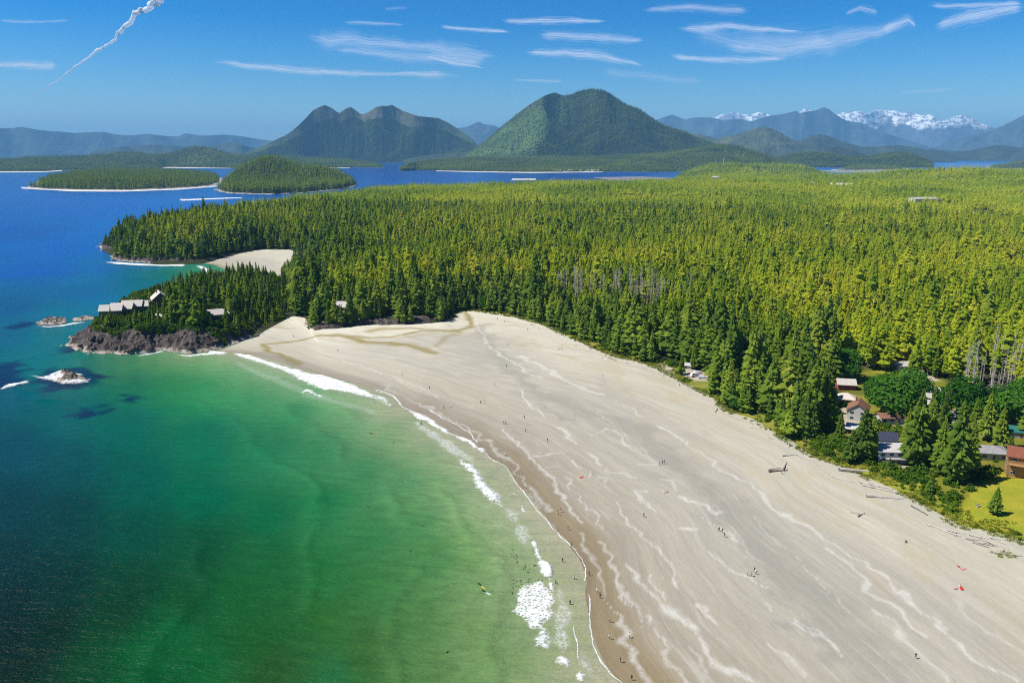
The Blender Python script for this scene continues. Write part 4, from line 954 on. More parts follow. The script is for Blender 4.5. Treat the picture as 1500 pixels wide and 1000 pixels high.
# trees of the resort point
for px, py, h, wd, lb in ((160,482,12,.95,'bright green conifer at the left tip of the headland'),(172,458,11,.9,'small conifer behind the left end of the grey lodge roofs'),(196,452,13,1.0,'round-topped green conifer behind the middle of the grey lodge roofs'),(222,444,11,1.1,'bushy conifer left of the gabled lodge wing'),(171,481,10,1.0,'small conifer in front of the second lodge roof'),(189,479,12,.9,'slim conifer in front of the middle of the lodge roofs'),(206,474,10,1.1,'bushy conifer in front of the right-hand lodge roof'),(252,470,31,.8,'tall bright green conifer just right of the gabled lodge wing')):
    x, y = map(float, G(px, py, 11)); z = float(zhead(x, y)[0]); conifer_tree(x, y, z - .2, h, wd, lb, None, True)

LEAFS = []
for s in range(3):
    me = pymesh('crown', *leafball(400 + s, 2600, .62, .42, .60, .045, 9)); me.materials.append(FOL_LEAF); LEAFS.append(me)
bt_ = pymesh('trunk', *join([tube((0, 0, -.02), (0, 0, .45), .03, .02, 8)] + [tube((0, 0, .3), (.3 * math.cos(a), .3 * math.sin(a), .62), .014, .005, 5) for a in (0, 1.3, 2.6, 3.9, 5.2)])); bt_.materials.append(BARK)
for px, py, h, wd, lb in ((1312,610,21,1.05,'big round dark green broadleaf tree in the middle of the beach houses'),(1409,614,19,1.15,'dome-shaped broadleaf tree right of the long grey shed'),(1290,592,16,.9,'broadleaf tree left of and behind the biggest round one'),(1234,556,18,.9,'bright green broadleaf tree at the forest edge above the beige roofs'),
  (1486,626,18,1.1,'broadleaf tree above the teal roof near the right edge'),(1458,612,15,1.0,'smaller broadleaf tree between the dome-shaped tree and the teal roof'),(1338,580,14,1.0,'broadleaf tree beside the upper end of the long grey shed'),(1504,604,17,1.0,'broadleaf tree at the right edge below the dead trees'),(712,453,11,.9,'round bright green broadleaf tree at the forest edge by the stream mouth'),(1078,600,6,1.0,'round leafy tree on the dune edge beside the dark spruces')):
    x, y, z = zl1(px, py); r = empty('broadleaf_tree', (x, y, z), rnd.uniform(0, 6)); r['label'] = lb; r['category'] = 'tree'; r.scale = (h * wd, h * wd, h)
    part('trunk', bt_, r); part('crown', rnd.choice(LEAFS), r)
DEADS = []
for s in range(6):
    me = pymesh('dead_tree', *deadtree(500 + s)); me.materials.append(DEADWOOD); DEADS.append(me)
nd = 0
for zone, cnt, hr, lb, gp in ((dead_zone[1], 42, (18, 32), 'bare grey dead tree at the right, behind the beach houses', 'dead trees behind the beach houses'), (dead_zone[0], 64, (24, 34), 'bare grey dead tree in the pale band across the middle of the forest', 'dead trees in the middle of the forest')):
    lo, hi = zone.min(0), zone.max(0); c = 0
    while c < cnt:
        p = np.array([[rnd.uniform(lo[0], hi[0]), rnd.uniform(lo[1], hi[1])]])
        if sdist(p, zone)[0] < 0: continue
        h = rnd.uniform(*hr); o = put('dead_tree', rnd.choice(DEADS), None, label=lb, category='dead tree', group=gp)
        o.location = (p[0, 0], p[0, 1], float(zland(p[0, 0], p[0, 1])[0])); o.scale = (h * 1.15, h * 1.15, h); o.rotation_euler = (rnd.gauss(0, .03), rnd.gauss(0, .03), rnd.uniform(0, 6.28)); c += 1
o = put('dead_tree', DEADS[0], None, label='silvery bare dead tree behind the grey lodge roofs on the headland', category='dead tree'); x, y = map(float, G(203, 452, 11)); o.location = (x, y, float(zhead(x, y)[0])); o.scale = (22, 22, 15)

# bushes and grass along the edge of the sand, under the first trees and between the houses
bx, by = jitter(200, 900, 2.3, -12, 40); P = np.stack([bx, by], 1); db = sdist(P, Fw)
dv = pdist(P, F_V[9:])
k = (db > -1) & (db < 60)
hc = sdist(P, CLEAR)
lw, dr, _ = ground_attrs(P, db)
dens = (1 - sst(9, 22, db)) * .65 * (dv < 30)
dens = np.maximum(dens, (hc > 0) * .75)
k &= (rng.random(len(bx)) < dens) & (sdist(P, LAWN) < 0) & (dr < .3) & (fbm(bx / 14, by / 14, 3, 301) + .12 * sst(3, 9, db) > .42)
HOUSE_SPOTS = [(1255,606),(1243,626),(1238,587),(1237,563),(1301,614),(1292,643),(1310,668),(1442,664),(1495,686),(1363,575),(1369,594),(1320,538),(1010,540),(1030,552),(1028,562),(1240,636),(1225,634)]
hs_ = np.array([zl1(*q)[:2] for q in HOUSE_SPOTS])
for q in hs_: k &= (bx - q[0]) ** 2 + (by - q[1]) ** 2 > 81
bx, by, db = bx[k], by[k], db[k]; N = len(bx); s = (.7 + 1.5 * rng.random(N) ** 2) * (.6 + .6 * sst(0, 10, db))
scatter('shrubbery', LIB_BUSH, np.stack([bx, by, zland(bx, by) - .1], 1), np.stack([s * 1.2, s * 1.2, s * 1.1], 1), rng.uniform(0, 6.28, N), rng.integers(0, 4, N), rng.random(N), kind='stuff')
gx, gy = jitter(200, 900, 1.25, -8, 40); P = np.stack([gx, gy], 1); db = sdist(P, Fw); k = (db > -2.5) & (db < 16) & (pdist(P, F_V[9:]) < 24)
k &= (fbm(gx / 8, gy / 8, 3, 303) - .022 * db - .06 * (db < 0) > .36)
for q in hs_: k &= (gx - q[0]) ** 2 + (gy - q[1]) ** 2 > 60
PATCH = GL([(1448,806),(1460,802),(1478,808),(1494,812),(1490,822),(1470,818)], 3.4)
k |= (sdist(P, PATCH) > 0) & (fbm(gx / 4, gy / 4, 2, 304) > .5)
gx, gy, db = gx[k], gy[k], db[k]; N = len(gx); s = .7 + .7 * rng.random(N)
gz = np.where(db > 0, zland(gx, gy), np.array([zbeach(a, b_) for a, b_ in zip(gx, gy)]) if N < 40000 else 3.4)
scatter('dune_grass', LIB_TUFT, np.stack([gx, gy, gz], 1), np.stack([s * 1.2, s * 1.2, s], 1), rng.uniform(0, 6.28, N), rng.integers(0, 3, N), rng.random(N), kind='stuff')
bx, by = jitter(430, 900, 3.0, -35, -9); P = np.stack([bx, by], 1); db = sdist(P, HL); k = (db > 17 - 12 * sst(290, 330, 750 + FPX * bx / (by * CP + 120 * SP)) + 8 * (vn(bx / 9, by / 9, 8) - .5)) & (sdist(P, Fw) < 30)
HS2 = np.array([list(map(float, G(a, b_, 11))) for a, b_ in ((166,452),(180,450),(194,447),(207,445),(235,442),(240,458),(316,456),(500,448),(312,462))])
for q in HS2: k &= (bx - q[0]) ** 2 + (by - q[1]) ** 2 > 60
bx, by, db = bx[k], by[k], db[k]; N = len(bx); s = 1.3 + 2.2 * rng.random(N) ** 1.5
scatter('shrubbery.001', LIB_BUSH, np.stack([bx, by, zhead(bx, by, db) - .3], 1), np.stack([s, s, s * 1.2], 1), rng.uniform(0, 6.28, N), rng.integers(0, 4, N), rng.random(N), kind='stuff')

bx, by = jitter(800, 1250, 3.6, -35, -18); db = sdist(np.stack([bx, by], 1), HEAD2); k = db > 4; bx, by, db = bx[k], by[k], db[k]; N = len(bx); s = 1.5 + 2.2 * rng.random(N)
scatter('shrubbery.002', LIB_BUSH, np.stack([bx, by, np.maximum(zledge(9, 6.5, 24)(bx, by, db), zland(bx, by))], 1), np.stack([s, s, s * 1.3], 1), rng.uniform(0, 6.28, N), rng.integers(0, 4, N), rng.random(N), kind='stuff')
# ------------------------------------------------------------------ rocks standing in the sea and boulders on the shore
def rock_mesh(seed, sub=3):
    bm = bmesh.new(); bmesh.ops.create_icosphere(bm, subdivisions=sub, radius=1)
    for v in bm.verts:
        c = v.co; k = .62 + .55 * fbm(c.x * 1.3 + c.z + seed * 3.1, c.y * 1.3 - c.z * .7, 3, seed, True) * 1.0
        v.co = c * float(k)
    bmesh.ops.dissolve_limit(bm, angle_limit=.16, verts=bm.verts, edges=bm.edges); bmesh.ops.triangulate(bm, faces=bm.faces)
    me = bpy.data.meshes.new('boulder'); bm.to_mesh(me); bm.free(); me.materials.append(ROCK); return me
ROCKS = [rock_mesh(s, 3) for s in range(6)]
def islet(poly, rise, label, seed, res=.75):
    p = wob(GL(poly), 6, 2.0, seed)
    o = patch('rocky_islet', p, res, lambda x, y, d: rise * sst(-1, 6, d) * (-.15 + 1.9 * fbm(x / 7 + y / 14, y / 3.5, 5, seed, True, .6) ** 1.6) - np.where(d < 0, 1.5, .3), ROCK, None, 3)
    fattr(o.data, 'soil', np.zeros(len(o.data.vertices))); o['label'] = label; o['category'] = 'rock'
islet([(50,473),(60,468),(78,464),(100,466),(104,471),(92,475),(70,477),(56,476)], 2.3, 'long low dark rock islet with a pale waterline left of the headland', 61)
islet([(103,467),(118,464),(145,464),(143,468),(118,471),(105,472)], 2.0, 'pale low rock spit between the islet and the headland tip', 62)
islet([(70,553),(84,545),(104,544),(122,548),(128,555),(112,561),(88,561)], 2.7, 'surf-washed rock awash in white foam below the headland', 63)
islet([(147,364),(152,354),(172,349),(178,355),(165,362)], 4.5, 'dark rock pile off the tip of the far headland', 64, 1.8)
islet([(138,594),(150,593),(156,597),(148,601)], .7, 'small dark reef just breaking the surface below the foam-washed rock', 65, .9)
islet([(190,583),(200,580),(205,583),(196,587)], .7, 'small dark reef nearest the open bay', 66, .9)
bl = 0
for poly, cnt, zf, dmin, dmax, sr, lb, gp in ((HL, 90, zhead, -3, 12, (.9, 2.6), 'dark weathered boulder on the rocky shore of the headland', 'boulders round the headland'),
      (LEDGE, 55, None, -2, 6, (.8, 2.0), 'grey brown boulder on the rock ledge at the back of the beach', 'boulders along the rock ledge'), (HEAD2, 45, None, -5, 10, (1.2, 3.6), 'dark boulder on the foot of the far headland', 'boulders under the far headland')):
    lo, hi = poly.min(0) - 4, poly.max(0) + 4; c = 0
    while c < cnt:
        x, y = rnd.uniform(lo[0], hi[0]), rnd.uniform(lo[1], hi[1]); dd = float(sdist(np.array([[x, y]]), poly)[0])
        if not dmin < dd < dmax or (poly is HL and y > 700): continue
        s = rnd.uniform(*sr); z = max(float(zf(x, y)[0]), 0.0) if zf else (2.4 if poly is LEDGE else .2) + max(0, dd) * .35
        o = put('boulder', rnd.choice(ROCKS), None, label=lb, category='boulder', group=gp); o.location = (x, y, z); o.scale = (s, s * rnd.uniform(.7, 1.3), s * rnd.uniform(.5, .9)); o.rotation_euler = (rnd.uniform(-.4, .4), rnd.uniform(-.4, .4), rnd.uniform(0, 6.28)); c += 1
for me in ROCKS: fattr(me, 'soil', np.zeros(len(me.vertices)))

# ------------------------------------------------------------------ surf
m, n = mat('white_foam')
geo = n('NewGeometry').outputs['Position']
e = n.attr('edge', out='Fac'); th = n.attr('thin', out='Fac')
v1 = n('TexVoronoi', {'feature': 'DISTANCE_TO_EDGE'}, Scale=.85); 
wv = n('VectorMath', {'operation': 'ADD'}); n.set(wv.inputs[0], geo); n.set(wv.inputs[1], n.scale(n('TexNoise', None, Scale=.5, Detail=4).outputs['Color'], (2.4, 2.4, 0)))
n.set(v1.inputs['Vector'], wv.outputs[0])
nn_ = n.noise(n.scale(geo, (.5, .5, .5)), 1.0, 6, .7)
lace = n.ramp(v1.outputs[0], [(.04, .9), (.24, 0.0)])
nf_ = n.noise(n.scale(geo, (1.5, 1.5, 1.5)), 1.0, 5, .7)
solid = n.ramp(n.math('ADD', n.math('ADD', n.math('MULTIPLY', nn_, .55), n.math('MULTIPLY', nf_, .45)), n.math('MULTIPLY', e, .20)), [(.50, 0.0), (.72, .97)])
al_ = n.mix(th, solid, n.math('MULTIPLY', n.math('ADD', lace, n.math('MULTIPLY', solid, .35), True), n.ramp(nn_, [(.3, .25), (.6, 1.0)])))
al_ = n.math('MULTIPLY', n.math('MULTIPLY', al_, n.attr('body', out='Fac')), n.ramp(e, [(0.0, 0.0), (.3, 1.0)]))
dif = n('BsdfDiffuse', None, Color=(.80, .82, .80))
mx = n('MixShader'); n.set(mx.inputs[0], al_); n.set(mx.inputs[1], n('BsdfTransparent')); n.set(mx.inputs[2], dif); n.out(mx); FOAM = m
def foam(poly, thin=0.0, op=1.0, z=.12, h=.5, res=.7, wobble=1.2, seed=0, soft=3.0, px=True):
    p = wob(GL(poly) if px else np.array(poly), 2.5, wobble, 70 + seed)
    lo, hi = p.min(0) - 1, p.max(0) + 1
    xs, ys = np.arange(lo[0], hi[0], res), np.arange(lo[1], hi[1], res); XX, YY = np.meshgrid(xs, ys, indexing='ij'); x, y = XX.ravel(), YY.ravel()
    dd = sdist(np.stack([x, y], 1), p) + (fbm(x / 3, y / 3, 3, seed) - .5) * 1.4
    zz = z + h * sst(0, soft, dd) * (.3 + .9 * fbm(x / 2.0, y / 2.0, 3, seed + 3))
    V, Q, dd = compact(np.column_stack([x, y, zz]), gridq(len(xs), len(ys), dd > -.4), dd)
    if len(Q) == 0: return
    me = mesh_np('sea_foam', V, Q, False); fattr(me, 'edge', np.clip(dd / soft, 0, 1)); fattr(me, 'thin', np.full(len(V), thin)); fattr(me, 'body', np.full(len(V), op))
    put('sea_foam', me, FOAM, kind='stuff')
c1 = lambda L: [(300 + a / 3, 340 + b_ / 3) for a, b_ in L]
c5 = lambda L: [(550 + a / 5, 560 + b_ / 5) for a, b_ in L]
c6 = lambda L: [(660 + a / 3.846, 740 + b_ / 3.846) for a, b_ in L]
foam(c1([(110,530),(200,540),(300,572),(450,615),(550,632),(650,668),(740,712),(825,762),(815,768),(720,728),(600,702),(500,690),(450,668),(400,645),(350,615),(250,580),(150,550)]), .25, seed=1)
foam(c1([(0,520),(60,522),(110,535),(60,540),(10,530)]), .3, seed=2)
foam(c1([(425,710),(440,690),(470,692),(520,722),(515,732),(480,720),(450,705)]), 0, seed=3, h=.8)
foam(c5([(0,85),(60,105),(125,165),(118,175),(40,135),(0,120)]), .1, seed=4)
foam(c5([(240,200),(330,228),(390,255),(470,310),(550,372),(540,382),(480,350),(420,320),(360,285),(300,262),(255,225)]), .25, seed=5, soft=1.3)
foam(c5([(550,372),(650,402),(720,440),(800,500),(790,515),(720,470),(640,430),(560,392)]), .45, seed=6, soft=1.3)
foam(c5([(550,540),(600,545),(640,572),(660,592),(700,595),(760,650),(830,740),(900,840),(942,915),(930,930),(880,905),(820,860),(770,820),(710,740),(690,670),(655,620),(600,572)]), 0, seed=7, h=.9)
foam(c5([(990,770),(1010,790),(1050,870),(1045,880),(1005,815)]), 0, seed=8, h=.4, res=.45, soft=1.3)
foam(c5([(1060,905),(1075,905),(1110,975),(1095,970),(1065,935)]), 0, seed=9, h=.4, res=.45, soft=1.3)
foam(c6([(458,170),(478,190),(500,250),(560,330),(590,400),(594,470),(575,495),(550,470),(520,400),(490,310),(455,230)]), 0, seed=10, h=.8, res=.5, soft=1.3)
foam(c6([(500,430),(560,470),(585,540),(575,600),(540,660),(520,690),(460,690),(420,640),(350,600),(380,540),(360,500),(420,455)]), .85, seed=11, h=.35, res=.5, soft=2)
foam(c6([(555,490),(585,540),(575,590),(550,620),(545,680),(555,740),(560,815),(500,812),(440,800),(470,750),(480,690),(520,650),(545,560)]), .1, seed=12, h=.6, res=.5)
foam(c6([(622,838),(650,870),(675,905),(665,915),(620,900),(578,890),(605,865)]), .3, seed=13, h=.5, res=.5, soft=1.3)
foam(c6([(720,933),(745,960),(762,995),(740,1000),(700,985),(712,960)]), .3, seed=14, h=.5, res=.5, soft=1.3)
foam(c6([(835,908),(845,935),(830,940),(818,925)]), .5, seed=15, h=.2, res=.4, soft=1.3)
for i, (q, op) in enumerate(((c5([(300,275),(480,375),(620,470),(720,560),(800,650),(740,610),(640,560),(560,535),(480,475),(380,385),(280,315)]), .5), (c5([(900,790),(960,900),(1060,960),(1100,1040),(1000,1010),(930,930),(850,770)]), .45), (c6([(590,420),(640,470),(690,600),(670,720),(640,850),(600,800),(560,700),(590,560)]), .5), (c6([(330,80),(430,110),(460,180),(440,260),(390,220),(350,130)]), .45), (c1([(130,560),(300,625),(450,690),(600,735),(720,770),(780,815),(640,775),(450,728),(280,655),(140,590)]), .16), (c6([(690,760),(760,840),(800,900),(860,1000),(780,960),(710,880)]), .35))):
    foam(q, .8, op, z=.06, h=.04, seed=40 + i, soft=5.0, res=.6)
# broken water round the reefs, the headland and the far coves
foam([(0,568),(12,562),(25,560),(44,557),(42,561),(22,566),(0,572)], .2, seed=16, h=.5)
foam([(44,549),(60,552),(72,550),(80,544),(92,541),(104,542),(92,547),(110,546),(122,549),(108,553),(125,556),(136,554),(130,560),(112,563),(92,563),(74,558),(60,555)], .45, .95, seed=17, h=1.0)
foam([(198,520),(222,517),(238,513),(242,515),(225,519),(205,522)], .2, seed=18)
foam([(256,520),(280,520),(300,517),(330,514),(330,518),(300,521),(275,523)], .3, seed=19)
foam([(150,384),(175,384),(200,386),(240,388),(270,387),(270,390),(235,390),(200,389),(170,387)], .2, seed=20, res=1.2)
foam([(285,389),(300,390),(312,398),(326,408),(322,412),(308,403),(296,395)], .25, seed=21, res=1.2)
foam([(140,361),(158,360),(172,362),(170,364),(150,364)], .2, seed=22, res=1.4)
foam([(52,477),(70,478),(92,476),(104,473),(125,471),(125,472.5),(95,478),(70,480)], .35, seed=23, res=1.0)
foam([(30,274),(60,275.5),(100,277.2),(110,279),(60,278),(34,276)], .3, seed=24, res=3, wobble=3)
# the thin lip of the last wave along the sand
lip = np.array([(550,572),(574,578),(590,594),(600,601),(626,610),(650,630),(680,642),(710,664),(740,684),(754,704),(774,728),(790,750),(802,766),(820,785),(837,801),(848,816),(855,831),(857,850),(856,868),(851,886),(853,897)], float)
def strip(pts, wpx, seed, thin=.1):
    g = GL(pts, .1); L = np.concatenate([[0], np.cumsum(np.hypot(*np.diff(g, axis=0).T))]); s = np.arange(0, L[-1], .8)
    g = np.stack([np.interp(s, L, g[:, i]) for i in (0, 1)], 1); g += (np.stack([fbm(s / 9, s * 0, 3, seed), fbm(s / 9, s * 0 + 5, 3, seed)], 1) - .5) * 2.0
    t = np.gradient(g, axis=0); t /= np.linalg.norm(t, axis=1)[:, None] + 1e-9; nr = np.stack([-t[:, 1], t[:, 0]], 1)
    w_ = wpx * (.5 + fbm(s / 6, s * 0 + 2, 3, seed + 2))
    V = np.concatenate([np.column_stack([g + nr * (w_ * k)[:, None], np.full(len(g), zz)]) for k, zz in ((-1, .05), (-.3, .16), (.3, .16), (1, .05))])
    N = len(g); a = np.arange(N - 1); Q = np.concatenate([np.stack([a + j * N, a + 1 + j * N, a + 1 + (j + 1) * N, a + (j + 1) * N], 1) for j in range(3)])
    me = mesh_np('sea_foam', V, Q, False); fattr(me, 'edge', np.concatenate([np.full(N, k) for k in (.05, 1, 1, .05)])); fattr(me, 'thin', np.full(len(V), thin)); fattr(me, 'body', np.full(len(V), .8)); put('sea_foam', me, FOAM, kind='stuff')
strip(lip[:-3], .26, 5, .55)
strip(c6([(780,505),(790,600),(800,720),(830,830),(850,880),(900,940),(950,990),(1000,1050)]), .24, 6, .5)
strip(c6([(700,690),(712,760),(720,860)]), .2, 7, .4)
strip(c5([(0,52),(70,70),(130,100),(200,172)]), .45, 8, .3)
strip(c5([(380,192),(500,262),(620,320),(700,378),(750,440)]), .45, 9, .4)
strip(c5([(0,0),(120,50),(250,90)]), .8, 10, .6)

# ------------------------------------------------------------------ houses
GLASS = paint('window_glass', (.03, .04, .05), .12, .1, 3)
FRAME = paint('window_frame', (.55, .53, .49), .6, .08, 3)
def corr(name, c, c2, freq=3.2):
    """boards or shingle courses running along the building"""
    if name in _pm: return _pm[name]
    m, n = mat(name); tc = n('TexCoord').outputs['Object']
    g = n.noise(n.scale(tc, (.8, .8, 2.5)), 1.0, 5, .65); sx = n('SeparateXYZ'); n.set(sx.inputs[0], tc)
    wv = n.math('FRACT', n.math('MULTIPLY', n.math('ADD', sx.outputs[2], n.math('MULTIPLY', sx.outputs[1], .35)), freq))
    col = n.mix(n.ramp(g, [(.3, 0.0), (.7, 1.0)]), c, c2)
    col = n.mix(n.ramp(wv, [(0.0, .55), (.18, 0.0)]), col, n.mix(1.0, col, (.6, .6, .6), 'MULTIPLY'))
    b = n('BsdfPrincipled', None, Base_Color=col, Roughness=.85, Normal=n('Bump', None, Strength=.5, Distance=.06, Height=wv)); b.inputs['Specular IOR Level'].default_value = .2
    n.out(b); _pm[name] = m; return m
_wm = {}
def win_meshes(w_, h_):
    k = (round(w_, 2), round(h_, 2))
    if k not in _wm:
        t = .09; f = join([box(-w_ / 2, w_ / 2, -.05, .03, h_ / 2 - t, h_ / 2), box(-w_ / 2, w_ / 2, -.05, .03, -h_ / 2, -h_ / 2 + t), box(-w_ / 2, -w_ / 2 + t, -.05, .03, -h_ / 2 + t, h_ / 2 - t), box(w_ / 2 - t, w_ / 2, -.05, .03, -h_ / 2 + t, h_ / 2 - t), box(-.03, .03, -.045, .02, -h_ / 2 + t, h_ / 2 - t)])
        a = pymesh('window', *f); a.materials.append(FRAME)
        b = pymesh('pane', *box(-w_ / 2 + t, w_ / 2 - t, -.02, .02, -h_ / 2 + t, h_ / 2 - t)); b.materials.append(GLASS); _wm[k] = (a, b)
    return _wm[k]
def house(x, y, z, rot, w_, d_, h, rh, roof, wall_m, roof_m, label, floors=1, chim=False, deck=None, over=.6, door=True, group=None, name='house', slopes=None, wins=True):
    r = empty(name, (x, y, z), R(rot)); r['label'] = label; r['category'] = 'house'
    if group: r['group'] = group
    hw, hd = w_ / 2, d_ / 2; o_ = over; t = .28
    if roof == 'gable':       # ridge along X
        V = [(-hw, -hd, -1.5), (hw, -hd, -1.5), (hw, hd, -1.5), (-hw, hd, -1.5), (-hw, -hd, h), (hw, -hd, h), (hw, hd, h), (-hw, hd, h), (-hw, 0, h + rh), (hw, 0, h + rh)]
        Fw_ = [(0, 1, 5, 4), (2, 3, 7, 6), (1, 2, 6, 9, 5), (3, 0, 4, 8, 7)]
        sl = rh / hd; e = h - sl * o_
        prof = [(-hd - o_, e + .05), (0, h + rh + .05), (hd + o_, e + .05), (hd + o_, e + .05 + t), (0, h + rh + .05 + t), (-hd - o_, e + .05 + t)]
        RV = [(sx * (hw + o_), a, b_) for sx in (-1, 1) for a, b_ in prof]
        RF = [(0, 1, 7, 6), (1, 2, 8, 7), (2, 3, 9, 8), (3, 4, 10, 9), (4, 5, 11, 10), (5, 0, 6, 11), (0, 5, 4, 1), (1, 4, 3, 2), (6, 7, 10, 11), (7, 8, 9, 10)]
    elif roof == 'hip':
        V, Fw_ = box(-hw, hw, -hd, hd, -1.5, h); q = max(hw - hd * .9, .3); a, c = hw + o_, hd + o_
        RV = [(-a, -c, h + .02), (a, -c, h + .02), (a, c, h + .02), (-a, c, h + .02), (-a, -c, h + .26), (a, -c, h + .26), (a, c, h + .26), (-a, c, h + .26), (-q, 0, h + rh), (q, 0, h + rh)]
        RF = [(3, 2, 1, 0), (0, 1, 5, 4), (1, 2, 6, 5), (2, 3, 7, 6), (3, 0, 4, 7), (4, 5, 9, 8), (5, 6, 9), (6, 7, 8, 9), (7, 4, 8)]
    else:                     # low shed: slopes along Y
        V = [(-hw, -hd, -1.5), (hw, -hd, -1.5), (hw, hd, -1.5), (-hw, hd, -1.5), (-hw, -hd, h), (hw, -hd, h), (hw, hd, h + rh), (-hw, hd, h + rh)]
        Fw_ = [(0, 1, 5, 4), (1, 2, 6, 5), (2, 3, 7, 6), (3, 0, 4, 7)]
        s_ = rh / d_; RV = []
        for zz in (.03, .03 + t): RV += [(-hw - o_, -hd - o_, h - s_ * o_ + zz), (hw + o_, -hd - o_, h - s_ * o_ + zz), (hw + o_, hd + o_, h + rh + s_ * o_ + zz), (-hw - o_, hd + o_, h + rh + s_ * o_ + zz)]
        RF = [(3, 2, 1, 0), (4, 5, 6, 7), (0, 1, 5, 4), (1, 2, 6, 5), (2, 3, 7, 6), (3, 0, 4, 7)]
    me = pymesh('wall', V, Fw_); me.materials.append(wall_m); part('wall', me, r)
    me = pymesh('roof', RV, RF); me.materials.append(roof_m)
    bm = bmesh.new(); bm.from_mesh(me); bmesh.ops.recalc_face_normals(bm, faces=bm.faces); bm.to_mesh(me); bm.free()
    ro = part('roof', me, r)
    if chim:
        me = pymesh('chimney', *join([box(-.45, .45, -.35, .35, h, h + rh + 1.1), box(-.55, .55, -.45, .45, h + rh + 1.1, h + rh + 1.3)])); me.materials.append(paint('brick_red', (.25, .11, .08), .9)); c = part('chimney', me, ro); c.location = (hw * .4, hd * .3, 0)
    if wins:
        fl = h / floors; wa, wp = win_meshes(1.8, 1.3)
        for k in range(floors):
            for s_, L_, ax in ((-1, w_, 0), (-1, d_, 1), (1, d_, 1), (1, w_, 0)):
                nw = max(1, int(L_ / 3.4))
                for i in range(nw):
                    u = (i + .5) / nw * L_ - L_ / 2
                    if door and k == 0 and ax == 0 and s_ == -1 and i == nw // 2: continue
                    wo_ = part('window', wa, r); wo_.location = (u, s_ * (hd + .02), fl * k + fl * .55) if ax == 0 else (s_ * (hw + .02), u, fl * k + fl * .55); wo_.rotation_euler = (0, 0, 0 if ax == 0 else math.pi / 2)
                    part('pane', wp, wo_)
    if door:
        nw = max(1, int(w_ / 3.4)); u = (nw // 2 + .5) / nw * w_ - hw
        me = pymesh('door', *box(u - .5, u + .5, -hd - .06, -hd + .02, 0, 2.05)); me.materials.append(paint('door_paint', (.20, .10, .06), .6)); dr_ = part('door', me, r)
        me = pymesh('handle', *box(u + .32, u + .40, -hd - .12, -hd - .06, .98, 1.06)); me.materials.append(paint('brass', (.5, .4, .2), .4, metal=.8)); part('handle', me, dr_)
    if deck:
        dw, dd, dz, dm = deck
        B_ = [box(-dw / 2, dw / 2, -hd - dd, -hd - .03, dz - .2, dz)] + [box(sx * (dw / 2 - .2) - .1, sx * (dw / 2 - .2) + .1, -hd - dd + .1, -hd - dd + .3, -1.5, dz - .2) for sx in (-1, 1)]
        me = pymesh('deck', *join(B_)); me.materials.append(dm); dk = part('deck', me, r)
        B_ = [box(-dw / 2, dw / 2, -hd - dd, -hd - dd + .06, dz + .85, dz + .95)] + [box(-dw / 2 + i * dw / 14 - .03, -dw / 2 + i * dw / 14 + .03, -hd - dd, -hd - dd + .06, dz, dz + .85) for i in range(15)]
        me = pymesh('railing', *join(B_)); me.materials.append(dm); part('railing', me, dk)
    return r
W_WHITE = corr('white_boards', (.46, .44, .41), (.58, .56, .52)); W_GREY = corr('grey_boards', (.30, .28, .26), (.40, .38, .35)); W_CEDAR = corr('cedar_boards', (.26, .14, .07), (.36, .21, .11)); W_BROWN = corr('brown_boards', (.13, .085, .055), (.19, .13, .09)); W_LOG = corr('golden_logs', (.30, .155, .06), (.40, .22, .10), 2.4)
R_GREY = corr('grey_shingle', (.40, .37, .35), (.52, .49, .46), 2.6); R_PALE = corr('pale_shingle', (.40, .37, .33), (.54, .50, .45), 2.6); R_BROWN = corr('red_brown_shingle', (.18, .085, .05), (.27, .14, .085), 2.6); R_BLUE = corr('navy_metal', (.03, .037, .065), (.05, .057, .09), 1.5); R_BEIGE = corr('beige_shingle', (.50, .43, .37), (.60, .53, .46), 2.6); R_TEAL = corr('teal_metal', (.02, .12, .095), (.03, .16, .125), 1.5); R_RED = corr('red_shingle', (.17, .06, .035), (.25, .09, .05), 2.6); R_WHITE = corr('white_membrane', (.36, .335, .325), (.52, .49, .475), 1.0); R_DARK = corr('dark_grey_shingle', (.22, .21, .215), (.32, .305, .31), 2.6)
def hs(px, py, *a, **k):
    x, y, z = zl1(px, py); return house(x, y, z, *a, **k)
hs(1256, 612, 62, 11, 9, 5.2, 3.2, 'gable', W_WHITE, R_BROWN, 'white house with a red-brown gable roof and big seaward deck', 2, True, None)
hs(1306, 617, 4, 14, 7, 2.8, 1.4, 'gable', W_WHITE, R_BROWN, 'long low pale house with a brown roof behind the dark blue roof', 1, False, None)
hs(1238, 591, -18, 9, 8, 3.2, 2.6, 'hip', W_CEDAR, R_BEIGE, 'house with a beige hipped roof, left of the red-brown roof')
hs(1238, 569, -10, 9, 7, 3.2, 2.2, 'gable', paint('red_wall', (.32, .05, .04), .8), R_PALE, 'red walled house with a pale roof, farthest left of the beach houses')
hs(1293, 650, -8, 10, 8, 3.0, 2.4, 'gable', W_GREY, R_BLUE, 'house with a dark navy blue roof behind the flat-roofed white one')
hs(1311, 672, -4, 17, 9, 4.6, .5, 'shed', W_WHITE, R_WHITE, 'white flat-roofed beach house nearest the sand', 2, False, (12, 2.5, 2.4, W_GREY))
hs(1443, 668, -12, 15, 9, 3.0, 1.8, 'hip', W_WHITE, R_DARK, 'low house with a grey hipped roof and white eaves above the lawn', 1, False, None, over=.9)
hs(1500, 694, -28, 13, 10, 8.2, 2.6, 'gable', W_LOG, R_RED, 'golden log lodge with red roof and stacked balconies at the right edge', 3, True, (12.5, 2.6, 5.4, W_LOG))
hs(1486, 638, -20, 8, 6, 2.8, 1.8, 'gable', W_GREY, R_TEAL, 'cabin with a teal green metal roof among trees at the right')
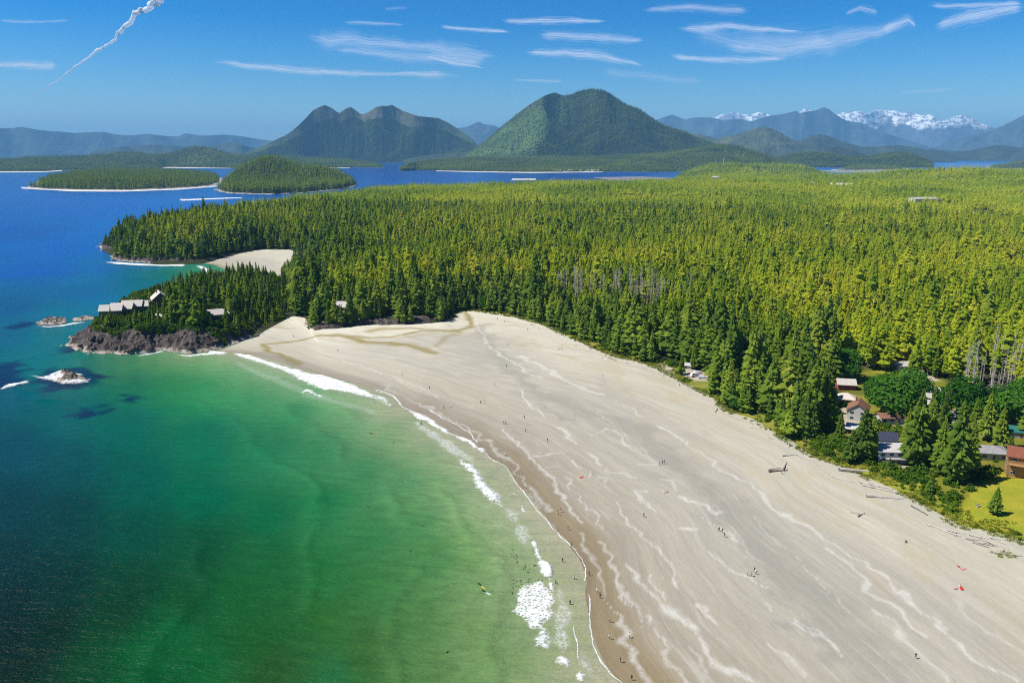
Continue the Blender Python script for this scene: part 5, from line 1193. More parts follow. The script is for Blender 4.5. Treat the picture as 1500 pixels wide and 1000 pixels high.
hs(1362, 584, 62, 24, 8, 3.0, 1.2, 'shed', W_BROWN, R_GREY, 'long shed with a grey sloping roof beside the dome-shaped tree', 1, False, None, door=False)
hs(1369, 600, 62, 9, 6, 2.6, .6, 'shed', W_BROWN, R_GREY, 'small grey-roofed carport just below the long grey shed', 1, False, None, door=False, wins=False, name='carport')
hs(1321, 541, 10, 9, 6, 2.8, 1.8, 'gable', W_WHITE, R_PALE, 'pale roofed house set back at the forest edge above the round tree')
hs(1006, 539, -22, 6, 4, 2.2, .9, 'gable', W_WHITE, R_WHITE, 'white roofed cabin half hidden in spruces on the dune edge')
hs(1036, 529, -15, 6, 5, 2.6, 1.2, 'gable', W_GREY, R_WHITE, 'white roofed cabin deeper in the spruces behind the dune edge')
x, y, z = zl1(1248, 632)
dk = empty('seaward_deck', (x, y, z), R(62)); dk['label'] = 'pale timber deck on white posts in front of the red-brown roofed house'; dk['category'] = 'deck'
me = pymesh('platform', *box(-5, 5, -3, 3, 2.5, 2.7)); me.materials.append(W_WHITE); part('platform', me, dk)
pm_ = pymesh('post', *box(-.12, .12, -.12, .12, -1, 2.5)); pm_.materials.append(W_WHITE)
for a in (-4.6, 0, 4.6):
    for b_ in (-2.7, 2.7): part('post', pm_, dk).location = (a, b_, 0)
me = pymesh('railing', *join([box(-5, 5, -3, -2.93, 3.5, 3.6), box(-5, -4.93, -2.9, 3, 3.5, 3.6)] + [box(-5 + i * .7, -4.95 + i * .7, -3, -2.95, 2.7, 3.5) for i in range(15)])); me.materials.append(W_WHITE); part('railing', me, dk)
def hh(px, py, *a, **k):
    x, y = map(float, G(px, py, 11)); z = float(zhead(x, y)[0]); return house(x, y, max(z, 10.0), *a, **k)
hh(165, 466, 14, 15, 11, 6.0, 3.4, 'gable', W_CEDAR, R_PALE, 'leftmost wing of the grey-roofed lodge on the headland', 2)
hh(181, 463, 10, 15, 11, 6.6, 3.4, 'gable', W_CEDAR, R_PALE, 'second wing from the left of the grey-roofed lodge on the headland', 2)
hh(196, 460, 12, 14, 11, 7.2, 3.6, 'gable', W_CEDAR, R_PALE, 'third wing of the grey-roofed lodge, with the highest ridge of the row', 2)
hh(209, 459, 8, 12, 10, 6.6, 3.2, 'gable', W_CEDAR, R_PALE, 'right-hand wing of the lodge row next to the gabled block', 2)
hh(236, 454, 118, 15, 12, 8.0, 5.0, 'gable', W_BROWN, R_PALE, 'tall gabled lodge block with dark brown end wall on the headland', 2, True)
hh(243, 470, 20, 12, 9, 3.6, 2.2, 'gable', W_CEDAR, R_PALE, 'low lodge wing in front of the tall gabled block')
hh(317, 470, 24, 17, 10, 6.0, 3.0, 'gable', W_CEDAR, R_PALE, 'separate pale-roofed lodge between the two groves of the headland', 2)
x, y, z = zl1(500, 461)
house(x, y, z, -6, 17, 11, 7.2, 3.6, 'gable', W_CEDAR, R_GREY, 'cedar house with a grey roof above the rock ledge', 2, True, (15, 2.2, 3.6, W_WHITE))
# far away buildings
def far_house(px, py, zg, w_, d_, h, rh, roof, wm_, rm_, label, rot=0, group=None, floors=1):
    x, y = map(float, G(px, py, zg)); return house(x, y, float(zland(x, y)[0]) if sdist(np.array([[x, y]]), Fw)[0] > 0 else zg, rot, w_, d_, h, rh, roof, wm_, rm_, label, floors, False, None, group=group, door=False, name='building', wins=False)
far_house(1355, 289, 36, 60, 24, 19, 2, 'shed', W_WHITE, R_WHITE, 'big white flat-roofed building on the forested hill at the right', 8, None, 4)
far_house(1199, 276, 22, 54, 22, 12, 6, 'gable', W_WHITE, R_PALE, 'pale buildings block left of the clearing in front of the bay', 10, None, 2)
far_house(1231, 283, 18, 60, 22, 11, 5, 'gable', W_WHITE, R_BEIGE, 'beige roofed school-like block right in the forest clearing', -8, None, 2)
far_house(1048, 263, 28, 30, 16, 14, 5, 'gable', W_WHITE, R_PALE, 'white house high on the wooded hill beneath the mast', 6, None, 2)
far_house(858, 272, 14, 18, 12, 20, 4, 'hip', W_WHITE, R_PALE, 'white house above the trees at the near side of the inlet', 0, None, 2)
for i in range(22):
    px = 772 + i * 5.0 + rnd.uniform(-1.5, 1.5)
    wd_ = rnd.uniform(11, 20)
    x, y = map(float, G(px, 251.2 - .3 * rnd.random(), 2.0))
    house(x, y, 2.0, rnd.uniform(-15, 15), wd_, 11, rnd.uniform(5, 8), rnd.uniform(3, 4), 'gable', rnd.choice((W_WHITE, W_CEDAR, W_GREY, W_WHITE)), rnd.choice((R_PALE, R_BEIGE, R_GREY, R_RED)), 'small pale house in the row along the far shore of the inlet', 1, False, None, door=False, group='houses along the far shore', name='building', wins=False)
x, y = map(float, G(1059, 250, 30)); z = float(zland(x, y)[0])
ma = empty('radio_mast', (x, y, z)); ma['label'] = 'thin pale lattice mast on the wooded hill before the big mountain'; ma['category'] = 'mast'
Lm = []
for a in range(3):
    ca, sa = math.cos(2.09 * a), math.sin(2.09 * a); cb, sb = math.cos(2.09 * (a + 1)), math.sin(2.09 * (a + 1))
    Lm.append(tube((3 * ca, 3 * sa, -1), (.8 * ca, .8 * sa, 62), .45, .3, 5))
    for k in range(10): 
        r0, r1 = 3 - .22 * k, 3 - .22 * (k + 1); Lm.append(tube((r0 * ca, r0 * sa, 6.2 * k), (r1 * cb, r1 * sb, 6.2 * (k + 1)), .2, .2, 4))
me = pymesh('lattice', *join(Lm)); me.materials.append(paint('galvanised', (.6, .6, .6), .5)); part('lattice', me, ma)
me = pymesh('antenna', *join([tube((0, 0, 60), (0, 0, 74), .35, .15, 6)])); me.materials.append(paint('galvanised', (.6, .6, .6), .5)); part('antenna', me, ma)

# ------------------------------------------------------------------ parked vehicles, tarpaulin, garden things
def car(x, y, z, rot, c, label, van=False):
    r = empty('parked_van' if van else 'parked_car', (x, y, z), R(rot)); r['label'] = label; r['category'] = 'van' if van else 'car'
    L, Wd = (5.4, 2.0) if van else (4.5, 1.8); pts = [(-L / 2, .35), (L / 2, .35), (L / 2, .85), (L / 2 - .9, 1.0), (L / 2 - 1.5, 2.1 if van else 1.5), (-L / 2 + .3, 2.2 if van else 1.45), (-L / 2, 1.0)]
    V = [(a, s * (Wd / 2 - (.12 if b_ > 1.2 else 0)), b_) for s in (-1, 1) for a, b_ in pts]; k = len(pts)
    me = pymesh('body', V, [tuple(range(k)), tuple(range(2 * k - 1, k - 1, -1))] + [(i, k + i, k + (i + 1) % k, (i + 1) % k) for i in range(k)]); me.materials.append(c)
    bm = bmesh.new(); bm.from_mesh(me); bmesh.ops.recalc_face_normals(bm, faces=bm.faces); bmesh.ops.bevel(bm, geom=bm.edges[:], offset=.07, segments=1, affect='EDGES'); bm.to_mesh(me); bm.free(); part('body', me, r)
    top = 2.05 if van else 1.4
    me = pymesh('windscreen', [(L / 2 - .92, -.75, 1.08), (L / 2 - .92, .75, 1.08), (L / 2 - 1.38, .68, top - .12), (L / 2 - 1.38, -.68, top - .12)], [(0, 1, 2, 3)]); me.materials.append(GLASS); o = part('windscreen', me, r); o.location = (.04, 0, .04)
    for s in (-1, 1):
        me = pymesh('side_window', *box(-L / 2 + .7, L / 2 - 1.75, s * (Wd / 2 - .10) - .03, s * (Wd / 2 - .10) + .03, 1.08, top - .15)); me.materials.append(GLASS); part('side_window', me, r)
        for a in (-L / 2 + .85, L / 2 - .85):
            me = pymesh('wheel', *tube((a, s * (Wd / 2 - .18), .33), (a, s * (Wd / 2 + .02), .33), .33, .33, 12)); me.materials.append(paint('tyre', (.02, .02, .02), .9)); part('wheel', me, r)
for px, py, rt, c, lb, v in ((1018, 551, 20, (.70, .70, .70), 'white van parked nearest the sand among the dark spruces', True), (1029, 554, -12, (.50, .50, .55), 'silver car parked right of the white van at the dune edge', False), (1022, 547, 5, (.62, .62, .68), 'pale lilac car parked behind the white van', False), (1041, 556, 30, (.72, .71, .70), 'white car parked under the spruces, rightmost of those at the dune edge', False),
      (1424, 616, 35, (.6, .6, .62), 'silver car on the sandy parking ground right of the dome-shaped tree', False), (1432, 628, 30, (.72, .72, .72), 'white car on the sandy parking ground, nearer than the silver one', False), (1374, 640, 10, (.75, .75, .75), 'white van between the huge spruces', True), (1247, 598, 60, (.04, .06, .14), 'dark blue car beside the beige hipped roof', False)):
    x, y, z = zl1(px, py); car(x, y, z + .05, rt, paint('car_paint_%d_%d_%d' % tuple(int(q * 100) for q in c), c, .3, .03), lb, v)
x, y, z = zl1(1084, 573)
t = empty('tent', (x, y, z), .4); t['label'] = 'small blue and white tent in the shade of the dune-edge spruces'; t['category'] = 'tent'
me = pymesh('canopy', [(-2, -1.5, 0), (2, -1.5, 0), (2, 1.5, 0), (-2, 1.5, 0), (-1.4, 0, 1.9), (1.4, 0, 1.9)], [(0, 1, 5, 4), (1, 2, 5), (2, 3, 4, 5), (3, 0, 4)]); me.materials.append(paint('blue_nylon', (.10, .22, .55), .6)); part('canopy', me, t)
me = pymesh('entrance', [(-.6, -1.54, .02), (.6, -1.54, .02), (.2, -.70, 1.1), (-.2, -.70, 1.1)], [(0, 1, 2, 3)]); me.materials.append(paint('white_nylon', (.7, .7, .7), .6)); o = part('entrance', me, t); o.location = (0, -.03, .02)
x, y, z = zl1(1433, 742)
be = empty('garden_bench', (x, y, z), .5); be['label'] = 'pale wooden bench at the seaward edge of the lawn'; be['category'] = 'bench'
for nm, bx_ in (('seat', box(-1, 1, -.25, .25, .42, .48)), ('backrest', box(-1, 1, .22, .28, .52, .95)), ('leg', box(-.9, -.8, -.22, .22, 0, .42)), ('leg', box(.8, .9, -.22, .22, 0, .42))):
    me = pymesh(nm, *bx_); me.materials.append(paint('bench_wood', (.5, .45, .38), .8)); part(nm, me, be)

# ------------------------------------------------------------------ driftwood
LOGW = paint('driftwood', (.46, .41, .35), .9, .22, 1.2); LOGD = paint('wet_driftwood', (.13, .11, .095), .9, .25, 1.2)
def log_mesh(seed, m_):
    q = random.Random(seed); k = 7; parts = []; p = np.array([-.5, 0, 0.0])
    for i in range(k):
        p2 = np.array([-.5 + (i + 1) / k, q.gauss(0, .008), q.gauss(0, .004)]); parts.append(tube(p, p2, .030 - .012 * i / k, .030 - .012 * (i + 1) / k, 7)); p = p2
    for i in range(5): 
        a = 6.28 * i / 5; parts.append(tube((-.48, 0, 0), (-.53, .06 * math.cos(a), .06 * math.sin(a)), .013, .004, 4))
    me = pymesh('driftwood_log', *join(parts)); me.materials.append(m_); return me
LOGS = [log_mesh(600 + s, LOGW) for s in range(4)]; LOGSD = [log_mesh(610 + s, LOGD) for s in range(3)]
def log(px, py, L, rz, label, group=None, dark=False, fat=1.0):
    x, y, z = GB(px, py); o = put('driftwood_log', rnd.choice(LOGSD if dark else LOGS), None, label=label, category='log')
    if group: o['group'] = group
    fat *= 1.5; o.location = (x, y, z + .018 * L * fat); o.scale = (L, L * fat, L * fat); o.rotation_euler = (0, rnd.gauss(0, .02), R(rz))
log(1256, 690, 14, -14, 'long pale driftwood log lying against the dune grass, highest of the big ones'); log(1246, 691, 9, -20, 'dark driftwood log beside the long pale log under the dune grass', None, True, 1.2)
log(1283, 712, 12, -36, 'pale driftwood log, left of a pair pointing down the beach'); log(1287, 716, 12, -38, 'pale driftwood log, right of a pair pointing down the beach', None, False, .9); log(1296, 729, 13, -14, 'single straight white driftwood log on open sand below the pair'); log(1232, 702, 9, -45, 'short white driftwood log out on bare sand below the dune point')
log(1149, 683, 11, 62, 'bleached tree trunk lying up the beach, stem of the big driftwood heap'); log(1140, 690, 8, 8, 'dark driftwood log across the foot of the big driftwood heap', None, True, 1.3); log(1134, 687, 6, 20, 'pale driftwood log at the left of the big driftwood heap', None, False, 1.4); log(1157, 667, 7, 8, 'driftwood log at the top end of the big driftwood heap', None, False, 1.2)
log(1259, 752, 6, -20, 'driftwood log in the small pile on bare sand below the flat-roofed house'); log(1262, 754, 5, 40, 'crossed driftwood log in the small pile on bare sand', None, True); log(1476, 812, 8, -18, 'pale driftwood log in the isolated clump of beach grass at the right')
log(1380, 775, 9, -40, 'pale driftwood log at the ragged edge of the dune grass left of the lawn'); log(1384, 778, 8, -60, 'driftwood log leaning over its neighbour left of the lawn'); log(1391, 780, 7, -50, 'short driftwood log, rightmost of the three left of the lawn')
for i in range(64):
    k = rnd.random(); f = rnd.uniform(.935, 1.0); j = int(rnd.uniform(.40, .955) * (ns - 1)); p = BX[j, int(np.searchsorted(tt, f))]
    z = zbeach(p[0], p[1]); L = rnd.uniform(2.5, 8); o = put('driftwood_log', rnd.choice(LOGS + LOGSD[:1]), None, label='weathered driftwood log lying on the dry sand just below the dune grass', category='log', group='driftwood along the top of the beach')
    tg = Vd[min(j + 1, ns - 1)] - Vd[j]; o.location = (p[0], p[1], z + .02 * L); o.scale = (L, L * 1.1, L * 1.1); o.rotation_euler = (0, 0, math.atan2(tg[1], tg[0]) + rnd.gauss(0, .35))
for i in range(10):
    x, y, z = GB(rnd.uniform(1418, 1462), rnd.uniform(786, 802)); L = rnd.uniform(2.5, 5); o = put('driftwood_log', rnd.choice(LOGSD), None, label='dark driftwood stick in the scatter of sticks on the sand below the lawn', category='log', group='driftwood sticks below the lawn'); o.location = (x, y, z + .06); o.scale = (L, L, L); o.rotation_euler = (0, 0, R(-35) + rnd.gauss(0, .3))

# ------------------------------------------------------------------ people
J = dict(pelvis=(0, 0, .94), chest=(0, .01, 1.26), neck=(0, 0, 1.46), head=(0, .02, 1.58), crown=(0, .01, 1.69))
def skel(pose):
    if pose == 'stand': legs = {s: [(.10 * s, 0, .90), (.11 * s, .02, .49), (.12 * s, -.02, .08), (.13 * s, .12, .03)] for s in (-1, 1)}; arms = {s: [(.19 * s, 0, 1.39), (.26 * s, -.03, 1.12), (.27 * s, .06, .88)] for s in (-1, 1)}
    elif pose == 'walk': legs = {s: [(.10 * s, 0, .90), (.11 * s, .13 * s + .05, .50), (.11 * s, .26 * s - .04, .10 if s > 0 else .16), (.11 * s, .26 * s + .09, .04)] for s in (-1, 1)}; arms = {s: [(.19 * s, 0, 1.39), (.25 * s, -.12 * s, 1.14), (.24 * s, -.22 * s + .1, .93)] for s in (-1, 1)}
    elif pose == 'reach': legs = {s: [(.10 * s, 0, .90), (.14 * s, .03, .49), (.17 * s, -.01, .08), (.18 * s, .12, .03)] for s in (-1, 1)}; arms = {s: [(.19 * s, 0, 1.39), (.40 * s, .06, 1.28), (.58 * s, .16, 1.36)] for s in (-1, 1)}
    elif pose == 'sit': legs = {s: [(.11 * s, .02, .12), (.17 * s, .42, .46), (.17 * s, .66, .08), (.18 * s, .78, .04)] for s in (-1, 1)}; arms = {s: [(.19 * s, -.10, .60), (.26 * s, .06, .36), (.18 * s, .32, .36)] for s in (-1, 1)}
    elif pose == 'lie': legs = {s: [(.11 * s, -.9, .13), (.15 * s, -.45, .12), (.17 * s, -.04, .09), (.2 * s, .08, .12)] for s in (-1, 1)}; arms = {s: [(.2 * s, -1.42, .13), (.34 * s, -1.2, .10), (.34 * s, -.92, .08)] for s in (-1, 1)}
    else: legs = {s: [(.10 * s, -.9, .22), (.13 * s, -.48, .16), (.13 * s, -.1, .10), (.13 * s, 0, .06)] for s in (-1, 1)}; arms = {s: [(.19 * s, -1.35, .36), (.32 * s, -1.45, .16), (.30 * s, -1.72, .10)] for s in (-1, 1)}
    if pose == 'sit': sp = [(0, 0, .13), (0, -.06, .42), (0, -.08, .66), (0, -.05, .79), (0, -.05, .90)]
    elif pose == 'lie': sp = [(0, -.94, .13), (0, -1.24, .14), (0, -1.46, .13), (0, -1.58, .14), (0, -1.69, .14)]
    elif pose == 'paddle': sp = [(0, -.94, .24), (0, -1.22, .30), (0, -1.42, .40), (0, -1.52, .50), (0, -1.56, .60)]
    else: sp = [J[k] for k in ('pelvis', 'chest', 'neck', 'head', 'crown')]
    V = list(sp); E = [(0, 1), (1, 2), (2, 3), (3, 4)]; rad = [(.15, .12), (.155, .115), (.062, .062), (.095, .11), (.075, .085)]; tag = ['t', 't', 's', 'h', 'h']
    for s in (-1, 1):
        b = len(V); V += arms[s]; E += [(1, b), (b, b + 1), (b + 1, b + 2)]; rad += [(.07, .07), (.05, .05), (.04, .045)]; tag += ['t', 'a', 's']
        b = len(V); V += legs[s]; E += [(0, b), (b, b + 1), (b + 1, b + 2), (b + 2, b + 3)]; rad += [(.10, .10), (.066, .066), (.045, .045), (.04, .035)]; tag += ['l', 'l', 'k', 'f']
    return V, E, rad, tag
def body(pose):
    V, E, rad, tag = skel(pose); me = bpy.data.meshes.new('body'); me.from_pydata(V, E, []); o = bpy.data.objects.new('body', me); COL.objects.link(o)
    o.modifiers.new('s', 'SKIN'); sm = o.modifiers.new('d', 'SUBSURF'); sm.levels = sm.render_levels = 1
    for i, r_ in enumerate(rad): me.skin_vertices[0].data[i].radius = r_
    me.skin_vertices[0].data[0].use_root = True
    dg = bpy.context.evaluated_depsgraph_get(); out = bpy.data.meshes.new_from_object(o.evaluated_get(dg)); bpy.data.objects.remove(o)
    P = np.array(V); up = []
    c = np.zeros(len(out.polygons) * 3); out.polygons.foreach_get('center', c); c = c.reshape(-1, 3)
    ix = []
    for q in c:
        i = int(np.argmin(((P - q) ** 2).sum(1) - np.array([(.02 if t_ == 't' else 0) for t_ in tag])))
        t_ = tag[i]; ix.append({'t': 0, 'a': 0, 's': 1, 'l': 2, 'k': 3, 'f': 3, 'h': 4 if (i == 4 or (q - P[3])[1] < -.02) else 1}[t_])
    out.polygons.foreach_set('material_index', ix); out.polygons.foreach_set('use_smooth', [True] * len(ix)); return out
BODIES = {}
def cloth(c): return paint('cloth_%02x%02x%02x' % c, tuple(lin(c)), .85, .06, 6)
SKIN = paint('skin', (.48, .29, .20), .6, .04, 8)
def person(px, py, pose, shirt, legs, label, rz=None, hair=(50, 36, 26), bare=True, sea=False, z=None):
    if pose not in BODIES: BODIES[pose] = body(pose)
    me = BODIES[pose].copy(); me.name = 'person'
    for m_ in (cloth(shirt), SKIN, cloth(legs), SKIN if bare else cloth(legs), cloth(hair)): me.materials.append(m_)
    if sea: x, y = map(float, G(px, py, 0)); zz = z if z is not None else -.5
    else: x, y, zz = GB(px, py)
    o = put('person', me, None, label=label, category='person'); o.location = (x, y, zz); o.rotation_euler = (0, 0, rnd.uniform(0, 6.28) if rz is None else rz); o.scale = (1.08,) * 3
    return o
BK, NV, WH, RD, GY, BL, GN, YE, PK, TN = (22, 22, 24), (28, 34, 60), (228, 228, 226), (190, 40, 36), (110, 110, 112), (60, 100, 170), (60, 110, 70), (220, 180, 60), (215, 120, 140), (190, 165, 130)
PEOPLE = [
 (922, 934, 'stand', WH, BK, 'standing person in a white top and black trousers beside the lower foam line'), (893, 936, 'walk', WH, NV, 'walking person in a white top and navy shorts on wet brown sand'),
 (909, 970, 'stand', BK, BK, 'person in black alone on wet sand near the bottom edge'), (925, 996, 'walk', NV, BK, 'person in dark blue right at the bottom edge of the picture'), (874, 868, 'walk', WH, GY, 'person in white walking on wet sand, upper of two together'), (879, 876, 'walk', BK, NV, 'person in black walking close behind the one in white on wet sand'),
 (893, 911, 'walk', TN, BK, 'person in tan with black trousers on wet sand between two white tops'), (841, 849, 'stand', WH, BK, 'person in a white top wading in the shallow wash'), (863, 843, 'walk', RD, BK, 'person in a dark red top at the lip of the wash'), (835, 886, 'stand', BK, BK, 'black dressed person wading behind the breaking foam'),
 (824, 824, 'walk', BK, BK, 'black dressed person in the wash above the white top'), (837, 801, 'walk', GY, BK, 'person in grey at the kink of the wave lip'), (832, 776, 'walk', NV, TN, 'person in navy top and tan shorts on the wet sand above the kink'), (816, 752, 'stand', TN, WH, 'person in tan at the left of the group on the brown wet sand'), (821, 750, 'walk', PK, WH, 'person in pink in the middle of the group on the brown wet sand'), (818, 755, 'stand', YE, GY, 'person in yellow nearest us in the group on the brown wet sand'),
 (814, 857, 'reach', BK, BK, 'person in black with arms out at the edge of the breaking foam'), (740, 668, 'stand', WH, BK, 'person in white top on the sand just above the wash'), (802, 647, 'walk', BK, BK, 'person in black on the pale streaked sand above the wash'), (770, 633, 'walk', RD, BK, 'person in red walking above the pale streaks'), (768, 613, 'stand', NV, BK, 'person in navy standing higher up the beach'), (738, 621, 'walk', BK, GY, 'left of two people in black walking the sand'), (741, 621, 'walk', BK, BK, 'right of two people in black walking the sand'),
 (704, 591, 'stand', BK, BK, 'person in black at the left of a close pair on pale sand'), (709, 590, 'stand', BL, BK, 'person in blue at the right of a close pair on pale sand'), (660, 596, 'walk', WH, BK, 'person in white beside the wet sand, nearest the wash at its upper end'), (650, 599, 'walk', BK, BK, 'person in black left of the one in white at the upper wash'), (629, 570, 'walk', BK, NV, 'lone dark figure on the pale sand below the stream'), (725, 565, 'walk', GY, BK, 'grey topped person on the flat below the stream mouth'),
 (742, 538, 'stand', BK, BK, 'lone person in black on the grey flat near the stream mouth'), (744, 506, 'walk', NV, BK, 'dark figure on dry sand between stream and forest'), (773, 484, 'walk', BK, BK, 'dark figure high on the pale sand at the far end of the beach'), (729, 468, 'stand', BK, NV, 'tiny dark figure at the farthest end of the beach near the trees'), (739, 472, 'walk', GY, BK, 'tiny grey figure next to the farthest one'), (789, 482, 'walk', TN, BK, 'tiny tan figure on the sand near the far trees'), (818, 512, 'sit', BK, BK, 'left of two people sitting on the pale dry sand'), (823, 511, 'sit', NV, BK, 'right of two people sitting on the pale dry sand'), (865, 513, 'walk', BK, BK, 'dark figure by the driftwood at the far dune edge'), (883, 524, 'sit', WH, BL, 'person in white sitting in the upper beach group'), (887, 523, 'stand', BL, WH, 'person in blue standing in the upper beach group'), (882, 551, 'walk', GY, TN, 'grey figure on open dry sand below the upper group'), (995, 566, 'stand', BK, BK, 'dark figure on dry sand below the parked vehicles'),
 (589, 549, 'walk', RD, BK, 'small red topped figure on the sand left of the wash'), (495, 515, 'walk', BK, BK, 'small dark figure on the sand near the brown stream'), (430, 494, 'stand', TN, BK, 'small figure by the brown stream near the headland rocks'),
 (943, 757, 'stand', BK, BK, 'person in black alone in the middle of the grey beach'), (966, 682, 'stand', BK, BK, 'left person of the trio standing on the pale ridge'), (970, 680, 'stand', NV, GY, 'middle person of the trio standing on the pale ridge'), (973, 679, 'reach', BK, TN, 'right person of the trio standing on the pale ridge'), (973, 721, 'sit', WH, TN, 'person in white sitting on the sand below the trio'), (977, 721, 'sit', TN, RD, 'person in tan sitting beside the one in white'),
 (1053, 778, 'walk', BK, BK, 'upper person of three walking along the mid beach'), (1058, 780, 'walk', NV, BK, 'middle person of three walking along the mid beach'), (1061, 787, 'walk', GY, BK, 'lower person of three walking along the mid beach'), (1095, 843, 'stand', TN, BK, 'person in tan at the left of the group by the white sand streak'), (1101, 844, 'stand', BK, BK, 'person in black at the right front of the group by the white sand streak'), (1107, 841, 'stand', WH, BK, 'person in white at the right of the group by the white sand streak'), (1105, 837, 'walk', BK, NV, 'person in black at the back of the group by the white sand streak'),
 (1327, 794, 'sit', BK, BK, 'dark figure sitting alone on the dry sand below the dunes'), (1407, 832, 'lie', RD, BK, 'sunbather in red lying on the upper of two spots on the dry sand'), (1406, 859, 'sit', WH, RD, 'person in white sitting at the lower sunbathing spot'), (1403, 861, 'lie', PK, TN, 'sunbather in pink lying at the lower sunbathing spot'), (1341, 964, 'walk', BK, BK, 'lone dark figure low on the right of the beach'), (1258, 755, 'sit', BK, NV, 'dark figure sitting against the small driftwood pile'), (1145, 694, 'stand', RD, BK, 'figure beside the foot of the big driftwood heap'), (617, 623, 'stand', BK, BK, 'dark wader in the white foam at the upper wash')]
for p in PEOPLE: person(*p)
TOW = {}
def towel(px, py, c, label, rz=.5):
    x, y, z = GB(px, py); V, Fc = [], []
    for i in range(6):
        for j in range(4): V.append((-.9 + i * .36, -.5 + j * .33, .03 + .03 * math.sin(i * 2.1 + j)))
    Fc = [(i * 4 + j, i * 4 + 4 + j, i * 4 + 5 + j, i * 4 + 1 + j) for i in range(5) for j in range(3)]
    me = pymesh('towel', V, Fc); me.materials.append(cloth(c)); o = put('towel', me, None, label=label, category='towel'); o.location = (x, y, z + .08); o.rotation_euler = (0, 0, rz)
towel(852, 699, RD, 'red beach mat alone on the streaked sand'); towel(1411, 833, PK, 'pink towel beside the sunbather in red'); towel(1409, 862, RD, 'red towel at the lower sunbathing spot', 1.2); towel(886, 526, WH, 'white blanket under the upper beach group')
def board(px, py, rz, c, label, z=.08):
    x, y = map(float, G(px, py, 0)); r = empty('surfboard', (x, y, z), rz); r['label'] = label; r['category'] = 'surfboard'
    V, Fc = [], []; K = 12
    for i in range(K + 1):
        u = i / K; wq = .29 * math.sin(math.pi * min(.99, max(.01, u)) ** .8) + .01; zz = .12 * (abs(u - .45) * 2) ** 3 * .6
        V += [(-wq, u * 2.4 - 1.2, zz), (0, u * 2.4 - 1.2, zz + .05), (wq, u * 2.4 - 1.2, zz), (0, u * 2.4 - 1.2, zz - .04)]
    for i in range(K):
        for j in range(4): Fc.append((i * 4 + j, i * 4 + 4 + j, i * 4 + 4 + (j + 1) % 4, i * 4 + (j + 1) % 4))
    me = pymesh('deck', V, Fc, True); me.materials.append(cloth(c)); part('deck', me, r)
    me = pymesh('fin', [(0, -1.0, -.05), (0, -.8, -.05), (0, -1.05, -.22), (.012, -.95, -.06)], [(0, 1, 2), (0, 3, 1), (1, 3, 2), (2, 3, 0)]); me.materials.append(cloth(BK)); part('fin', me, r)
    return x, y
for px, py, rz, c, lb, pl in ((548, 636, 1.2, RD, 'red surfboard on green water under a paddling surfer', 'surfer in black lying on the red surfboard out in the bay'), (715, 869, .9, WH, 'white surfboard nearer the breaking foam', 'surfer in a black wetsuit paddling the white surfboard'), (708, 860, .7, YE, 'yellow surfboard behind the white one', 'surfer in black paddling the yellow surfboard')):
    board(px, py, rz, c, lb); x, y = map(float, G(px, py, 0))
    o = person(px, py, 'paddle', BK, BK, pl, rz + math.pi, bare=False, sea=True, z=.12)
    o.location = (x - .9 * math.sin(rz), y + .9 * math.cos(rz), .12)
for px, py, lb in ((577, 648, 'dark head and shoulders of a swimmer right of the red surfboard'), (472, 749, 'swimmer alone in the deep green of the bay'), (655, 955, 'swimmer low in the green shallows near the bottom edge')):
    person(px, py, 'reach', BK, BK, lb, sea=True, z=-1.25, bare=False)
# weed floating in the shallows
V, Fc = [], []
WEED = c6([(345, 240), (365, 275), (345, 290), (372, 300), (375, 328), (410, 345), (418, 352), (430, 340), (425, 372), (470, 345), (365, 440), (400, 425), (440, 428), (460, 420), (490, 425), (240, 482), (262, 490), (275, 470), (290, 480), (300, 490), (322, 495), (340, 488), (352, 465), (385, 470), (318, 485), (280, 295), (360, 425), (410, 440), (335, 500)]) + [(584, 706), (233, 687), (168, 828), (237, 929), (240, 927), (622, 770), (541, 742), (600, 806)]
for px, py in WEED:
    x0, y0 = map(float, G(px, py, 0))
    for k in range(3):
        a = rnd.uniform(0, 6.28); x, y = x0 + rnd.gauss(0, .7), y0 + rnd.gauss(0, .7); l, w_ = rnd.uniform(.2, .5), rnd.uniform(.1, .22); b = len(V); ca, sa = math.cos(a), math.sin(a)
        V += [(x + ca * l - sa * 0, y + sa * l, .16), (x - sa * w_, y + ca * w_, .24), (x - ca * l, y - sa * l, .16), (x + sa * w_, y - ca * w_, .22)]; Fc.append((b, b + 1, b + 2, b + 3))
me = pymesh('floating_seaweed', V, Fc); me.materials.append(paint('seaweed', (.025, .035, .012), .6)); put('floating_seaweed', me, None, kind='stuff')

